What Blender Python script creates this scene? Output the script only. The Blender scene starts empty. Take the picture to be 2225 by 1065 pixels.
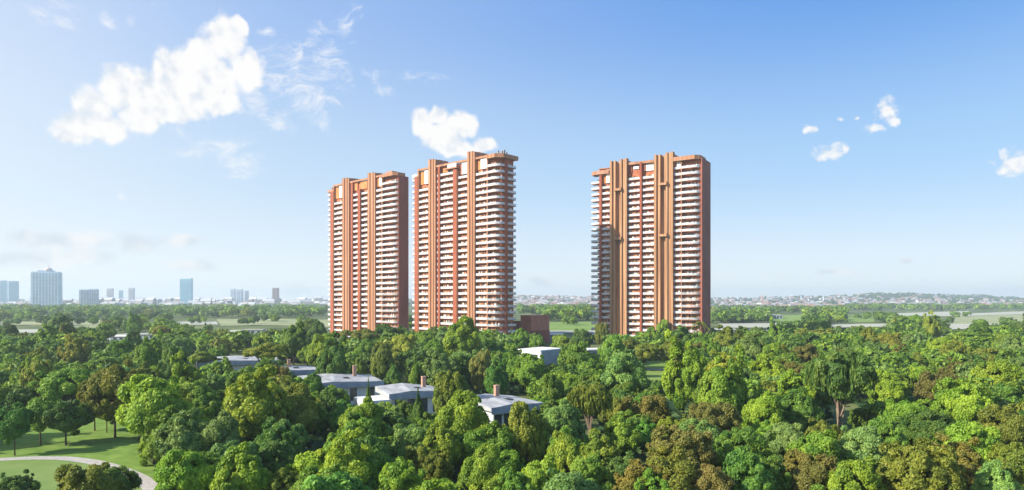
import bpy, math, random
import numpy as np
from mathutils import Vector, Matrix
R = math.radians
HAZE = 0.00014
scene = bpy.context.scene
col = scene.collection

# ------------------------------------------------------------------ camera
CAMH, F, CX, HY = 30.0, 1450.0, 1112.5, 650.0      # photo pixels (2225 wide)
cam_d = bpy.data.cameras.new('camera')
cam = bpy.data.objects.new('camera', cam_d); col.objects.link(cam)
cam.location = (0, 0, CAMH); cam.rotation_euler = (R(90), 0, 0)
cam_d.sensor_width = 36; cam_d.lens = 36 * F / 2225
cam_d.shift_y = (HY - 532.5) / 2225
cam_d.clip_start = 0.5; cam_d.clip_end = 30000
scene.camera = cam

def G(px, py, z=0.0):
    "point of height z seen at photo pixel"
    d = F * (CAMH - z) / (py - HY)
    return Vector(((px - CX) * d / F, d, z))
def at(px, d, z=0.0):
    return Vector(((px - CX) * d / F, d, z))

# ------------------------------------------------------------------ light
SUN_EL, SUN_AZ = 31.0, 249.0       # azimuth clockwise from +Y (view direction)
sd = Vector((math.sin(R(SUN_AZ)) * math.cos(R(SUN_EL)), math.cos(R(SUN_AZ)) * math.cos(R(SUN_EL)), math.sin(R(SUN_EL))))
sun_d = bpy.data.lights.new('sun', 'SUN'); sun_d.energy = 5.0; sun_d.angle = R(0.5); sun_d.color = (1.0, 0.93, 0.80)
sun = bpy.data.objects.new('sun', sun_d); col.objects.link(sun)
sun.rotation_euler = (-sd).to_track_quat('-Z', 'Y').to_euler(); sun.location = (-200, -100, 300)

vs = scene.view_settings
scene.display_settings.display_device = 'sRGB'
vs.view_transform = 'Standard'; vs.look = 'None'; vs.exposure = 0.72; vs.gamma = 1.0; vs.use_curve_mapping = False
cy = scene.cycles
cy.max_bounces = 6; cy.diffuse_bounces = 3; cy.glossy_bounces = 2; cy.transmission_bounces = 3
cy.volume_bounces = 2; cy.transparent_max_bounces = 10
cy.sample_clamp_indirect = 6.0
cy.use_denoising = True

# ------------------------------------------------------------------ world: sky with clouds
world = bpy.data.worlds.new('World'); scene.world = world; world.use_nodes = True
nt = world.node_tree; N = nt.nodes; L = nt.links
for n in list(N): N.remove(n)
out = N.new('ShaderNodeOutputWorld'); bg = N.new('ShaderNodeBackground'); L.new(bg.outputs[0], out.inputs[0])
sky = N.new('ShaderNodeTexSky'); sky.sky_type = 'NISHITA'; sky.sun_disc = False
sky.sun_elevation = R(SUN_EL); sky.sun_rotation = R(SUN_AZ)
sky.altitude = 50; sky.air_density = 1.0; sky.dust_density = 0.6; sky.ozone_density = 2.5
bg.inputs['Strength'].default_value = 0.090
def wm(op, a=None, b=None, c=None, clamp=False):
    n = N.new('ShaderNodeMath'); n.operation = op; n.use_clamp = clamp
    for i, v in enumerate((a, b, c)):
        if v is None: continue
        if isinstance(v, (int, float)): n.inputs[i].default_value = v
        else: L.new(v, n.inputs[i])
    return n.outputs[0]
tc = N.new('ShaderNodeTexCoord'); sp = N.new('ShaderNodeSeparateXYZ'); L.new(tc.outputs['Generated'], sp.inputs[0])
az = wm('ARCTAN2', sp.outputs[0], sp.outputs[1]); el = wm('ARCSINE', sp.outputs[2])
cmb = N.new('ShaderNodeCombineXYZ'); L.new(az, cmb.inputs[0]); L.new(el, cmb.inputs[1])
P = cmb.outputs[0]
def ang(px, py):
    v = Vector(((px - CX) / F, 1, (HY - py) / F)).normalized()
    return math.atan2(v.x, v.y), math.asin(v.z)
def warp(scale, amt, det=4):
    n = N.new('ShaderNodeTexNoise'); n.inputs['Scale'].default_value = scale; n.inputs['Detail'].default_value = det
    L.new(P, n.inputs['Vector'])
    s = N.new('ShaderNodeVectorMath'); s.operation = 'SUBTRACT'; L.new(n.outputs['Color'], s.inputs[0]); s.inputs[1].default_value = (.5, .5, .5)
    m = N.new('ShaderNodeVectorMath'); m.operation = 'SCALE'; L.new(s.outputs[0], m.inputs[0]); m.inputs['Scale'].default_value = amt
    a = N.new('ShaderNodeVectorMath'); a.operation = 'ADD'; L.new(P, a.inputs[0]); L.new(m.outputs[0], a.inputs[1])
    return a.outputs[0]
def field(blobs, vec, k=0.25):
    cur = None
    for (px, py, rx, ry) in blobs:
        a, e = ang(px, py); ca = math.cos(a)
        sx = F / (rx * ca * ca); sy = F / (ry * math.cos(e))
        mp = N.new('ShaderNodeMapping'); mp.vector_type = 'POINT'
        mp.inputs['Scale'].default_value = (sx, sy, 0); mp.inputs['Location'].default_value = (-a * sx, -e * sy, 0)
        L.new(vec, mp.inputs[0])
        ln = N.new('ShaderNodeVectorMath'); ln.operation = 'LENGTH'; L.new(mp.outputs[0], ln.inputs[0])
        cur = ln.outputs['Value'] if cur is None else wm('SMOOTH_MIN', cur, ln.outputs['Value'], k)
    return wm('SUBTRACT', 1.0, cur)
def noise(scale, det, rough=0.55, vec=None, dist=0.0):
    n = N.new('ShaderNodeTexNoise'); n.inputs['Scale'].default_value = scale; n.inputs['Detail'].default_value = det
    n.inputs['Roughness'].default_value = rough; n.inputs['Distortion'].default_value = dist
    L.new(vec if vec is not None else P, n.inputs['Vector']); return n.outputs['Fac']
def ramp(v, lo, hi):
    n = N.new('ShaderNodeMapRange'); n.interpolation_type = 'SMOOTHSTEP'
    n.inputs['From Min'].default_value = lo; n.inputs['From Max'].default_value = hi; L.new(v, n.inputs['Value']); return n.outputs[0]
W1 = warp(14, 0.022)
cum = [(150,285,45,26),(205,240,55,48),(255,195,55,52),(235,275,70,30),(325,215,62,58),(390,165,60,60),(385,220,80,45),(440,115,45,45),
       (490,90,48,50),(515,62,26,26),(470,165,60,50),(535,150,45,45),(470,210,60,35),(300,255,60,35),(170,270,60,30),
       (922,262,34,32),(955,248,26,24),(1003,270,40,34),(965,295,50,34),(1050,312,30,18),(990,320,50,22)]
small = [
       (1928,238,40,22),(1943,263,24,10),(1896,280,30,10),(1828,259,15,7),(1862,259,10,6),(1760,281,20,10),(1803,333,44,20),(1835,326,18,14),
       (2200,355,50,30),(2235,348,44,28)]
wisp = [(640,205,100,70),(700,150,60,80),(560,215,70,45),(600,190,70,60),(650,150,45,60),(690,110,40,50),(725,190,26,34),(690,250,45,28),(610,240,60,30),(450,325,110,34),(500,355,80,18),(115,25,48,32),(235,40,20,18),
        (292,36,12,14),(345,8,16,14),(575,78,22,14),(810,150,44,18),(838,194,24,16),(755,55,22,24),(780,20,18,14),(560,170,60,50),(440,50,26,14),
        (920,165,60,14),(265,425,14,8),(600,262,22,10),(515,432,22,8)]
low = [(150,525,130,22),(60,520,60,18),(300,535,50,24),(400,520,60,18),(420,575,70,16),(1175,612,42,15),(1815,592,48,8),(640,630,60,14),(1970,565,18,8),(100,560,200,20)]
def shift(v, dx, dy):
    n = N.new('ShaderNodeVectorMath'); n.operation = 'ADD'; L.new(v, n.inputs[0]); n.inputs[1].default_value = (dx, dy, 0); return n.outputs[0]
def billow(vec, sc):
    v = N.new('ShaderNodeTexVoronoi'); v.feature = 'SMOOTH_F1'; v.inputs['Scale'].default_value = sc; v.inputs['Smoothness'].default_value = 0.35; L.new(vec, v.inputs['Vector'])
    return wm('SUBTRACT', 0.5, v.outputs['Distance'])
def puff(vec): return wm('ADD', wm('ADD', wm('MULTIPLY', billow(vec, 32), 0.60), wm('MULTIPLY', billow(vec, 85), 0.34)), wm('MULTIPLY', wm('SUBTRACT', noise(60, 7, 0.62, vec=vec), 0.5), 0.7))
f1 = field(cum, W1)
pf = puff(W1); pf2 = puff(shift(W1, -0.011, 0.012))
bil = pf
d1 = wm('ADD', wm('MULTIPLY', f1, 1.5), pf)
m1 = ramp(d1, -0.12, 0.50)
W2 = warp(40, 0.014, 3)
f1b = field(small, W2, 0.12)
pf3 = wm('ADD', wm('MULTIPLY', billow(W2, 70), 0.9), wm('MULTIPLY', wm('SUBTRACT', noise(95, 7, 0.65, vec=W2), 0.5), 1.9))
d1b = wm('ADD', wm('MULTIPLY', f1b, 1.25), pf3)
m1b = wm('MULTIPLY', wm('MULTIPLY', ramp(d1b, 0.0, 0.95), ramp(f1b, -0.5, 0.1)), 0.95)
f2 = field(wisp, warp(9, 0.05, 6), 0.25)
mpw = N.new('ShaderNodeMapping'); mpw.inputs['Rotation'].default_value = (0, 0, R(-35)); mpw.inputs['Scale'].default_value = (1.0, 2.2, 1); L.new(warp(11, 0.06, 5), mpw.inputs[0])
nw = noise(22, 10, 0.68, vec=mpw.outputs[0], dist=0.5)
d2 = wm('ADD', wm('MULTIPLY', f2, 0.5), wm('MULTIPLY', wm('SUBTRACT', nw, 0.50), 4.2))
m2 = wm('MULTIPLY', wm('MULTIPLY', ramp(d2, -0.1, 1.3), ramp(f2, -0.9, 0.45)), 0.85)
f3 = field(low, warp(12, 0.03), 0.3)
d3 = wm('ADD', f3, wm('MULTIPLY', wm('SUBTRACT', noise(26, 6, 0.6), 0.5), 1.3))
m3 = wm('MULTIPLY', ramp(d3, -0.1, 0.7), 0.75)
def mix(fac, a, b, blend='MIX'):
    n = N.new('ShaderNodeMix'); n.data_type = 'RGBA'; n.blend_type = blend
    if isinstance(fac, (int, float)): n.inputs['Factor'].default_value = fac
    else: L.new(fac, n.inputs['Factor'])
    for i, v in ((6, a), (7, b)):
        if isinstance(v, tuple): n.inputs[i].default_value = (*v, 1)
        else: L.new(v, n.inputs[i])
    return n.outputs[2]
# clear sky: the physical sky, deepened towards the zenith and away from the sun, whiter near the horizon
hsv = N.new('ShaderNodeHueSaturation'); hsv.inputs['Saturation'].default_value = 1.0; hsv.inputs['Value'].default_value = 1.0; L.new(sky.outputs[0], hsv.inputs['Color'])
base = hsv.outputs[0]
deep = ramp(el, R(1.0), R(24))
side = ramp(az, R(-40), R(34))
tint = mix(ramp(el, R(8), R(25)), mix(ramp(el, R(-1), R(11)), (6.2, 6.65, 7.0), mix(side, (4.5, 5.6, 6.75), (3.0, 4.7, 6.7))), mix(side, (2.9, 4.1, 6.5), (.80, 2.4, 5.9)))
clear = mix(0.85, base, tint)
glow = wm('MULTIPLY', wm('SUBTRACT', 1.0, ramp(az, R(-44), R(-18))), 0.36)
clear = mix(glow, clear, (6.1, 6.4, 6.8))
# clouds: lit tops, faint blue-grey undersides
relief = wm('SUBTRACT', pf, pf2)
shade = ramp(wm('ADD', wm('ADD', wm('MULTIPLY', relief, 1.0), wm('MULTIPLY', noise(11, 3, 0.5, vec=W1), 0.75)), wm('MULTIPLY', d1, 0.05)), -0.12, 0.55)
cc = mix(shade, (4.9, 5.35, 6.0), (6.75, 6.7, 6.65))
c = mix(m3, clear, mix(ramp(noise(18, 3), 0.4, 0.62), (4.5, 5.0, 5.6), (6.5, 6.4, 6.4)))
c = mix(m2, c, (6.5, 6.55, 6.7))
c = mix(m1b, c, mix(ramp(wm('ADD', pf3, wm('MULTIPLY', f1b, 0.6)), -0.3, 0.7), (5.0, 5.4, 6.0), (6.8, 6.75, 6.7)))
c = mix(m1, c, cc)
L.new(c, bg.inputs['Color'])
try: world.cycles.sampling_method = 'MANUAL'; world.cycles.sample_map_resolution = 512
except Exception: pass

# ------------------------------------------------------------------ helpers
def obj(name, me, parent=None, **kw):
    o = bpy.data.objects.new(name, me); col.objects.link(o)
    if parent is not None: o.parent = parent
    for k, v in kw.items(): o[k] = v
    return o
def empty(name, loc, rz=0.0, **kw):
    o = bpy.data.objects.new(name, None); col.objects.link(o); o.location = loc; o.rotation_euler = (0, 0, rz)
    o.empty_display_size = 1
    for k, v in kw.items(): o[k] = v
    return o
class MB:
    def __init__(s): s.v = []; s.f = []; s.m = []; s.cm = 0
    def mat(s, i): s.cm = i; return s
    def face(s, pts):
        n = len(s.v); s.v += [tuple(p) for p in pts]; s.f.append(tuple(range(n, n + len(pts)))); s.m.append(s.cm)
    def box(s, x0, x1, y0, y1, z0, z1):
        n = len(s.v)
        s.v += [(x0,y0,z0),(x1,y0,z0),(x1,y1,z0),(x0,y1,z0),(x0,y0,z1),(x1,y0,z1),(x1,y1,z1),(x0,y1,z1)]
        for q in ((0,3,2,1),(4,5,6,7),(0,1,5,4),(1,2,6,5),(2,3,7,6),(3,0,4,7)):
            s.f.append(tuple(n + i for i in q)); s.m.append(s.cm)
        return s
    def prism(s, poly, z0, z1):
        n = len(s.v); k = len(poly)
        z0s = z0 if isinstance(z0, (list, tuple)) else [z0] * k; z1s = z1 if isinstance(z1, (list, tuple)) else [z1] * k
        s.v += [(p[0], p[1], z) for p, z in zip(poly, z0s)] + [(p[0], p[1], z) for p, z in zip(poly, z1s)]
        s.f.append(tuple(n + i for i in reversed(range(k)))); s.m.append(s.cm)
        s.f.append(tuple(n + k + i for i in range(k))); s.m.append(s.cm)
        for i in range(k):
            j = (i + 1) % k; s.f.append((n + i, n + j, n + k + j, n + k + i)); s.m.append(s.cm)
        return s
    def strip(s, path, th, z0, z1):
        off = offset(path, th)
        poly = list(path) + list(reversed(off)); return s.prism(poly, z0, z1)
    def tube(s, pts, radii, seg=7):
        n0 = len(s.v)
        for i, (p, r) in enumerate(zip(pts, radii)):
            p = Vector(p); a = Vector(pts[max(i - 1, 0)]); b = Vector(pts[min(i + 1, len(pts) - 1)])
            t = (b - a).normalized(); x = t.orthogonal().normalized(); y = t.cross(x)
            for k in range(seg):
                th = 2 * math.pi * k / seg; s.v.append(tuple(p + x * r * math.cos(th) + y * r * math.sin(th)))
        for i in range(len(pts) - 1):
            for k in range(seg):
                a = n0 + i * seg + k; b = n0 + i * seg + (k + 1) % seg
                s.f.append((a, b, b + seg, a + seg)); s.m.append(s.cm)
        s.f.append(tuple(n0 + k for k in reversed(range(seg)))); s.m.append(s.cm)
        e = n0 + (len(pts) - 1) * seg; s.f.append(tuple(e + k for k in range(seg))); s.m.append(s.cm)
        return s
    def mesh(s, name, mats):
        me = bpy.data.meshes.new(name); me.from_pydata(s.v, [], s.f)
        for m in (mats if isinstance(mats, (list, tuple)) else [mats]): me.materials.append(m)
        me.polygons.foreach_set('material_index', s.m); me.update(); return me
    def build(s, name, mats, parent=None, **kw): return obj(name, s.mesh(name, mats), parent, **kw)
def offset(path, th):
    "offset a polyline to its left by th"
    o = []
    for i, p in enumerate(path):
        a = Vector(path[max(i - 1, 0)]); b = Vector(path[min(i + 1, len(path) - 1)])
        t = (b - a).normalized(); nrm = Vector((-t.y, t.x)); o.append((p[0] + nrm.x * th, p[1] + nrm.y * th))
    return o

# ------------------------------------------------------------------ materials
def new_mat(name):
    m = bpy.data.materials.new(name); m.use_nodes = True; return m, m.node_tree.nodes, m.node_tree.links, m.node_tree.nodes['Principled BSDF']
def mat(name, c1, c2=None, scale=1.0, rough=0.7, spec=0.3, stretch=(1, 1, 1), detail=5, bump=0.0, lo=0.35, hi=0.65):
    m, n, l, b = new_mat(name)
    b.inputs['Roughness'].default_value = rough; b.inputs['Specular IOR Level'].default_value = spec
    if c2 is None: b.inputs['Base Color'].default_value = (*c1, 1); return m
    t = n.new('ShaderNodeTexCoord'); mp = n.new('ShaderNodeMapping'); mp.inputs['Scale'].default_value = stretch
    l.new(t.outputs['Object'], mp.inputs[0])
    x = n.new('ShaderNodeTexNoise'); x.inputs['Scale'].default_value = scale; x.inputs['Detail'].default_value = detail; l.new(mp.outputs[0], x.inputs['Vector'])
    r = n.new('ShaderNodeValToRGB'); r.color_ramp.elements[0].position = lo; r.color_ramp.elements[1].position = hi
    r.color_ramp.elements[0].color = (*c1, 1); r.color_ramp.elements[1].color = (*c2, 1)
    l.new(x.outputs['Fac'], r.inputs[0]); l.new(r.outputs[0], b.inputs['Base Color'])
    if bump:
        bm = n.new('ShaderNodeBump'); bm.inputs['Strength'].default_value = bump; l.new(x.outputs['Fac'], bm.inputs['Height']); l.new(bm.outputs[0], b.inputs['Normal'])
    return m
M = {}
M['tan'] = mat('tan_stone', (.31, .135, .070), (.49, .25, .140), 0.6, .75, stretch=(1.8, 1.8, .04))
M['tan2'] = mat('pale_timber_cladding', (.27, .125, .058), (.56, .32, .17), 0.8, .75, stretch=(2.2, 2.2, .03))
M['red'] = mat('terracotta', (.28, .075, .036), (.37, .110, .054), 0.25, .8, stretch=(1, 1, .15))
M['brick'] = mat('brick_wall', (.36, .105, .050), (.50, .18, .09), 0.6, .8)
M['dark'] = mat('red_brown_cladding', (.25, .078, .050), (.33, .108, .070), 0.12, .75, stretch=(1, 1, .3))
M['orange'] = mat('orange_panel', (.55, .20, .06), (.62, .25, .08), 0.3, .7)
M['white'] = mat('white_plaster', (.74, .72, .70), (.82, .80, .78), 0.4, .6)
M['slab'] = mat('slab_edge', (.36, .17, .10), (.46, .25, .16), 0.5, .7)
M['roof'] = mat('roof_membrane', (.26, .265, .27), (.46, .46, .46), 0.6, .65, lo=.3, hi=.7, detail=9, stretch=(1, .35, 1))
M['chim'] = mat('chimney_brick', (.40, .22, .15), (.52, .33, .24), 1.5, .85)
M['plaster_and_shade'] = mat('grey_blue_plaster_and_shade', (.27, .31, .37), (.36, .40, .46), 0.5, .6)  # blue-grey plaster; also painted-in shade for villa fascias and the pavilion side
M['dglass'] = mat('dark_glazing', (.03, .04, .05), (.07, .08, .09), 0.5, .12, .6)
M['metal'] = mat('grey_metal', (.25, .25, .26), (.35, .35, .36), 2.0, .4, .5)
M['bark'] = mat('bark', (.06, .04, .028), (.13, .09, .06), 3.0, .9, .1, stretch=(3, 3, .5))
M['palebark'] = mat('pale_bark', (.22, .16, .11), (.34, .26, .19), 3.0, .9, .1, stretch=(3, 3, .5))
def railing_mat(opaque=.80):
    m, n, l, b = new_mat('balcony_glass')
    t = n.new('ShaderNodeTexCoord'); x = n.new('ShaderNodeTexNoise'); x.inputs['Scale'].default_value = .8; x.inputs['Detail'].default_value = 6; x.inputs['Roughness'].default_value = .7
    l.new(t.outputs['Object'], x.inputs['Vector'])
    r = n.new('ShaderNodeValToRGB'); e = r.color_ramp.elements
    e[0].position = .36; e[0].color = (.40, .45, .50, 1); e[1].position = .60; e[1].color = (.86, .89, .93, 1)
    l.new(x.outputs['Fac'], r.inputs[0]); l.new(r.outputs[0], b.inputs['Base Color'])
    b.inputs['Roughness'].default_value = .25; b.inputs['Specular IOR Level'].default_value = .5
    tr = n.new('ShaderNodeBsdfTransparent'); tr.inputs[0].default_value = (.92, .96, .97, 1)
    ms = n.new('ShaderNodeMixShader'); ms.inputs[0].default_value = opaque
    l.new(tr.outputs[0], ms.inputs[1]); l.new(b.outputs[0], ms.inputs[2])
    l.new(ms.outputs[0], n['Material Output'].inputs[0]); return m
M['glass'] = railing_mat(); M['glass_low'] = railing_mat(.34)
def glazing_mat():
    "windows behind the balconies: dark panes, curtains and timber frames in 1.3 m modules"
    m, n, l, b = new_mat('window_glazing')
    t = n.new('ShaderNodeTexCoord'); mp = n.new('ShaderNodeMapping'); mp.inputs['Scale'].default_value = (1 / 1.15, 1 / 2.3, .25)
    l.new(t.outputs['Object'], mp.inputs[0])
    fl = n.new('ShaderNodeVectorMath'); fl.operation = 'FLOOR'; l.new(mp.outputs[0], fl.inputs[0])
    wn = n.new('ShaderNodeTexWhiteNoise'); wn.noise_dimensions = '3D'; l.new(fl.outputs[0], wn.inputs['Vector'])
    r = n.new('ShaderNodeValToRGB'); r.color_ramp.interpolation = 'CONSTANT'; e = r.color_ramp.elements
    e[0].position = 0; e[0].color = (.16, .06, .03, 1); e[1].position = .26; e[1].color = (.42, .17, .075, 1)
    for p, c_ in ((.55, (.07, .05, .045, 1)), (.66, (.50, .26, .12, 1)), (.82, (.70, .62, .54, 1)), (.92, (.16, .10, .06, 1))):
        q = e.new(p); q.color = c_
    l.new(wn.outputs['Value'], r.inputs[0]); l.new(r.outputs[0], b.inputs['Base Color'])
    b.inputs['Roughness'].default_value = .25; return m
M['glazing'] = glazing_mat()
def leaf_mat(name, use_attr):
    m, n, l, b = new_mat(name)
    if use_attr:
        a = n.new('ShaderNodeAttribute'); a.attribute_name = 'leafcol'; src = a.outputs['Color']
    else:
        oi = n.new('ShaderNodeObjectInfo'); src = oi.outputs['Color']
    at_ = n.new('ShaderNodeAttribute'); at_.attribute_name = 'tint'
    h = n.new('ShaderNodeHueSaturation'); l.new(src, h.inputs['Color'])
    mv = n.new('ShaderNodeMapRange'); mv.inputs['To Min'].default_value = .55; mv.inputs['To Max'].default_value = 1.55; l.new(at_.outputs['Fac'], mv.inputs['Value']); l.new(mv.outputs[0], h.inputs['Value'])
    mh = n.new('ShaderNodeMapRange'); mh.inputs['To Min'].default_value = .535; mh.inputs['To Max'].default_value = .472; l.new(at_.outputs['Fac'], mh.inputs['Value']); l.new(mh.outputs[0], h.inputs['Hue'])
    l.new(h.outputs[0], b.inputs['Base Color']); b.inputs['Roughness'].default_value = .55; b.inputs['Specular IOR Level'].default_value = .28
    tl = n.new('ShaderNodeBsdfTranslucent'); l.new(h.outputs[0], tl.inputs['Color'])
    ms = n.new('ShaderNodeMixShader'); ms.inputs[0].default_value = .30
    l.new(b.outputs[0], ms.inputs[1]); l.new(tl.outputs[0], ms.inputs[2]); l.new(ms.outputs[0], n['Material Output'].inputs[0]); return m
M['leaf'] = leaf_mat('leaves', False); M['leafattr'] = leaf_mat('woodland_leaves', True)

# ------------------------------------------------------------------ ground and terrain
def ground_mat():
    m, n, l, b = new_mat('ground_grass')
    t = n.new('ShaderNodeTexCoord')
    def nz_(s, d, vec=None):
        x = n.new('ShaderNodeTexNoise'); x.inputs['Scale'].default_value = s; x.inputs['Detail'].default_value = d; l.new(t.outputs['Object'], x.inputs['Vector']); return x.outputs['Fac']
    r = n.new('ShaderNodeValToRGB'); e = r.color_ramp.elements; e[0].position = .35; e[0].color = (.05, .075, .025, 1); e[1].position = .58; e[1].color = (.14, .17, .06, 1)
    q = e.new(.72); q.color = (.30, .28, .17, 1)
    l.new(nz_(.012, 8), r.inputs[0])
    mx = n.new('ShaderNodeMix'); mx.data_type = 'RGBA'; mx.blend_type = 'OVERLAY'; mx.inputs['Factor'].default_value = .6
    l.new(r.outputs[0], mx.inputs[6]); l.new(nz_(.9, 6), mx.inputs[7]); l.new(mx.outputs[2], b.inputs['Base Color'])
    b.inputs['Roughness'].default_value = .95; b.inputs['Specular IOR Level'].default_value = .1; return m
GR = 7600
obj('ground', MB().box(-GR, GR, -400, GR, -1.0, 0).mesh('ground', ground_mat()), kind='structure')
M['lawn'] = mat('mown_lawn', (.115, .205, .034), (.195, .285, .060), .35, .95, .1, detail=9)
M['lawn_dry'] = mat('mown_lawn_dry', (.145, .225, .055), (.205, .265, .085), .12, .95, .1, detail=9)
M['field'] = mat('bright_field', (.16, .25, .05), (.22, .30, .08), .02, .95, .1, stretch=(.3, 2, 1))
M['field_pale'] = mat('pale_field', (.22, .26, .12), (.36, .36, .20), .015, .95, .1, stretch=(.3, 2.5, 1))
M['sand'] = mat('pale_gravel', (.33, .33, .25), (.48, .47, .39), .05, .9, .1, stretch=(.4, 2, 1))
M['path'] = mat('path_concrete', (.36, .33, .30), (.48, .45, .41), 1.2, .9, .15)
def patch(name, pts, m, z=.004):
    w = [G(x, y) for x, y in pts]; mb = MB(); mb.face([(p.x, p.y, z) for p in w]); me = mb.mesh(name, m)
    return obj(name, me, kind='structure')
def ccw(p): return p
# mown lawn with the winding path
patch('lawn', [(-260,1085),(380,1085),(360,1030),(300,985),(300,930),(292,905),(60,905),(-260,915)], M['lawn'])
cl = [(-140,1010),(-60,1003),(0,999),(60,996),(130,996),(175,1000),(215,1007),(250,1017),(280,1028),(305,1040),(322,1052),(335,1068),(345,1085)]
cl = [G(*p) for p in cl]; cl2 = []
for i in range(len(cl) - 1):
    p0, p1, p2, p3 = cl[max(i-1,0)], cl[i], cl[i+1], cl[min(i+2,len(cl)-1)]
    for t in (0, .25, .5, .75):
        cl2.append(.5*((2*p1)+(-p0+p2)*t+(2*p0-5*p1+4*p2-p3)*t*t+(-p0+3*p1-3*p2+p3)*t**3))
cl2.append(cl[-1]); pl = [(p.x, p.y) for p in cl2]
a_, b_ = offset(pl, 1.35), offset(pl, -1.35); mb = MB()
for i in range(len(pl) - 1): mb.face([(*b_[i], .05), (*b_[i+1], .05), (*a_[i+1], .05), (*a_[i], .05)])
mb.build('path', M['path'], kind='structure')
# lower side of the lawn is drier
patch('lawn', [(-260,1085),(330,1085),(300,1046),(250,1024),(200,1009),(130,1001),(60,1001),(-200,1014)], M['lawn_dry'], .010)
patch('lawn', [(1400,784),(1450,784),(1462,835),(1505,845),(1510,905),(1440,900),(1445,862),(1425,838),(1398,838)], M['field'])
patch('path', [(1404,801),(1446,801),(1446,805),(1404,805)], M['sand'], .012)
patch('path', [(1446,833),(1462,833),(1464,841),(1446,841)], M['sand'], .012)
# far fields
for fi, (nm, mt, pts) in enumerate((
    ('field', 'field', [(1150,701),(1300,699),(1300,718),(1140,718)]),
    ('field', 'sand', [(1150,719),(1300,719),(1300,724),(1150,724)]),
    ('field', 'field_pale', [(470,694),(560,693),(720,695),(720,712),(600,706),(480,708)]),
    ('field', 'sand', [(500,718),(580,716),(580,721),(500,722)]),
    ('field', 'field_pale', [(150,696),(225,695),(230,712),(160,712)]),
    ('field', 'sand', [(20,717),(112,716),(118,724),(20,724)]),
    ('field', 'sand', [(225,729),(340,722),(345,732),(230,741)]),
    ('field', 'field', [(1676,686),(1748,684),(1748,699),(1672,699)]),
    ('field', 'field', [(1838,685),(1895,682),(1900,700),(1840,700)]),
    ('field', 'sand', [(1560,704),(1790,701),(1790,714),(1560,713)]),
    ('field', 'sand', [(1950,681),(2105,676),(2110,686),(1960,690)]),
    ('field', 'field_pale', [(2080,684),(2280,678),(2280,703),(2070,704)]),
    ('field', 'sand', [(2090,682),(2280,675),(2280,681),(2095,687)]),
    ('field', 'field_pale', [(2085,692),(2280,688),(2280,692),(2085,695)]),
    ('field', 'sand', [(2045,705),(2280,704),(2280,711),(2055,717)]),
    ('field', 'sand', [(2028,730),(2068,730),(2068,737),(2028,738)]),
    ('field', 'field_pale', [(1545,680),(1590,676),(1600,690),(1545,690)]),
    ('field', 'sand', [(385,700),(470,699),(475,706),(388,707)]),
    ('field', 'field_pale', [(-40,699),(90,698),(95,706),(-40,708)]),
    ('field', 'sand', [(1800,706),(1930,704),(1935,711),(1800,713)]),
)):
    patch(nm, pts, M[mt], .02 + .01 * fi + (.3 if mt == 'sand' else 0))
# pond
patch('water', [(1985,852),(2030,850),(2034,859),(1990,861)], mat('pond_water', (.03,.08,.10), (.05,.11,.12), .5, .08, .5), .02)
patch('path', [(1982,862),(2034,860),(2036,866),(1984,868)], M['sand'], .014)
patch('path', [(1988,848),(2026,847),(2028,850),(1988,851)], M['sand'], .014)
# hills at the horizon
ridge = [(-1600,654),(0,653),(400,655),(700,654),(900,652),(1120,647),(1200,645),(1290,648),(1545,650),(1700,648),(1840,644),(1910,641.5),(2000,641),(2060,644),(2140,646),(2225,649),(2700,647),(3800,648)]
def ridge_py(px): return float(np.interp(px, [p[0] for p in ridge], [p[1] for p in ridge]))
def hill(px, d):
    rz = CAMH + (HY - ridge_py(px)) * 5200 / F
    t = min(max((d - 2300) / 2300, 0), 1); t = t * t * (3 - 2 * t)
    wob = 3.5 * math.sin(px * .031 + d * .0011) + 2.5 * math.sin(px * .083 + 1.3)
    return max(0.0, (rz + wob) * t - 0.3)
mb = MB(); rows = []
pxs = list(range(-1500, 3760, 20)); ds = [2250, 2500, 2800, 3200, 3600, 4000, 4400, 4800, 5200, 5800, 6600, 7400]
for d in ds: rows.append([(*at(px, d)[:2], hill(px, d) - (.3 if d == 2250 else 0)) for px in pxs])
mb.v = [p for r_ in rows for p in r_]; k = len(pxs)
for i in range(len(ds) - 1):
    for j in range(k - 1): mb.f.append((i*k+j, i*k+j+1, (i+1)*k+j+1, (i+1)*k+j)); mb.m.append(0)
M['hill'] = mat('wooded_hillside', (.030, .050, .025), (.10, .105, .06), .012, .95, .1, detail=9)
mb.build('hills', M['hill'], kind='structure')

# ------------------------------------------------------------------ far-off town (too many houses to count)
rng = np.random.default_rng(5)
vv, ff, cc_ = [], [], []
def townbox(px, d, w, dp, h, colr, roofc, z0=None):
    c = at(px, d); z = hill(px, d) if z0 is None else z0; th = rng.uniform(-.5, .5); ct, st = math.cos(th), math.sin(th); n = len(vv)
    def P_(x, y, zz): vv.append((c.x + x*ct - y*st, c.y + x*st + y*ct, z + zz))
    for zz in (-2, h):
        for x, y in ((-w,-dp),(w,-dp),(w,dp),(-w,dp)): P_(x, y, zz)
    P_(-w, 0, h + w * .45); P_(w, 0, h + w * .45)
    for q, cl_ in (((0,1,5,4),colr),((1,2,6,5),colr),((2,3,7,6),colr),((3,0,4,7),colr),((4,5,9,8),roofc),((6,7,8,9),roofc),((4,8,7),colr),((5,6,9),colr)):
        ff.append(tuple(n+i for i in q)); cc_.append(cl_)
wallc = [(.30,.30,.31),(.24,.22,.22),(.44,.44,.45),(.23,.17,.15),(.27,.26,.27)]
roofs = [(.30,.16,.13),(.33,.22,.19),(.36,.36,.38),(.24,.21,.21),(.50,.50,.51)]
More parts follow.
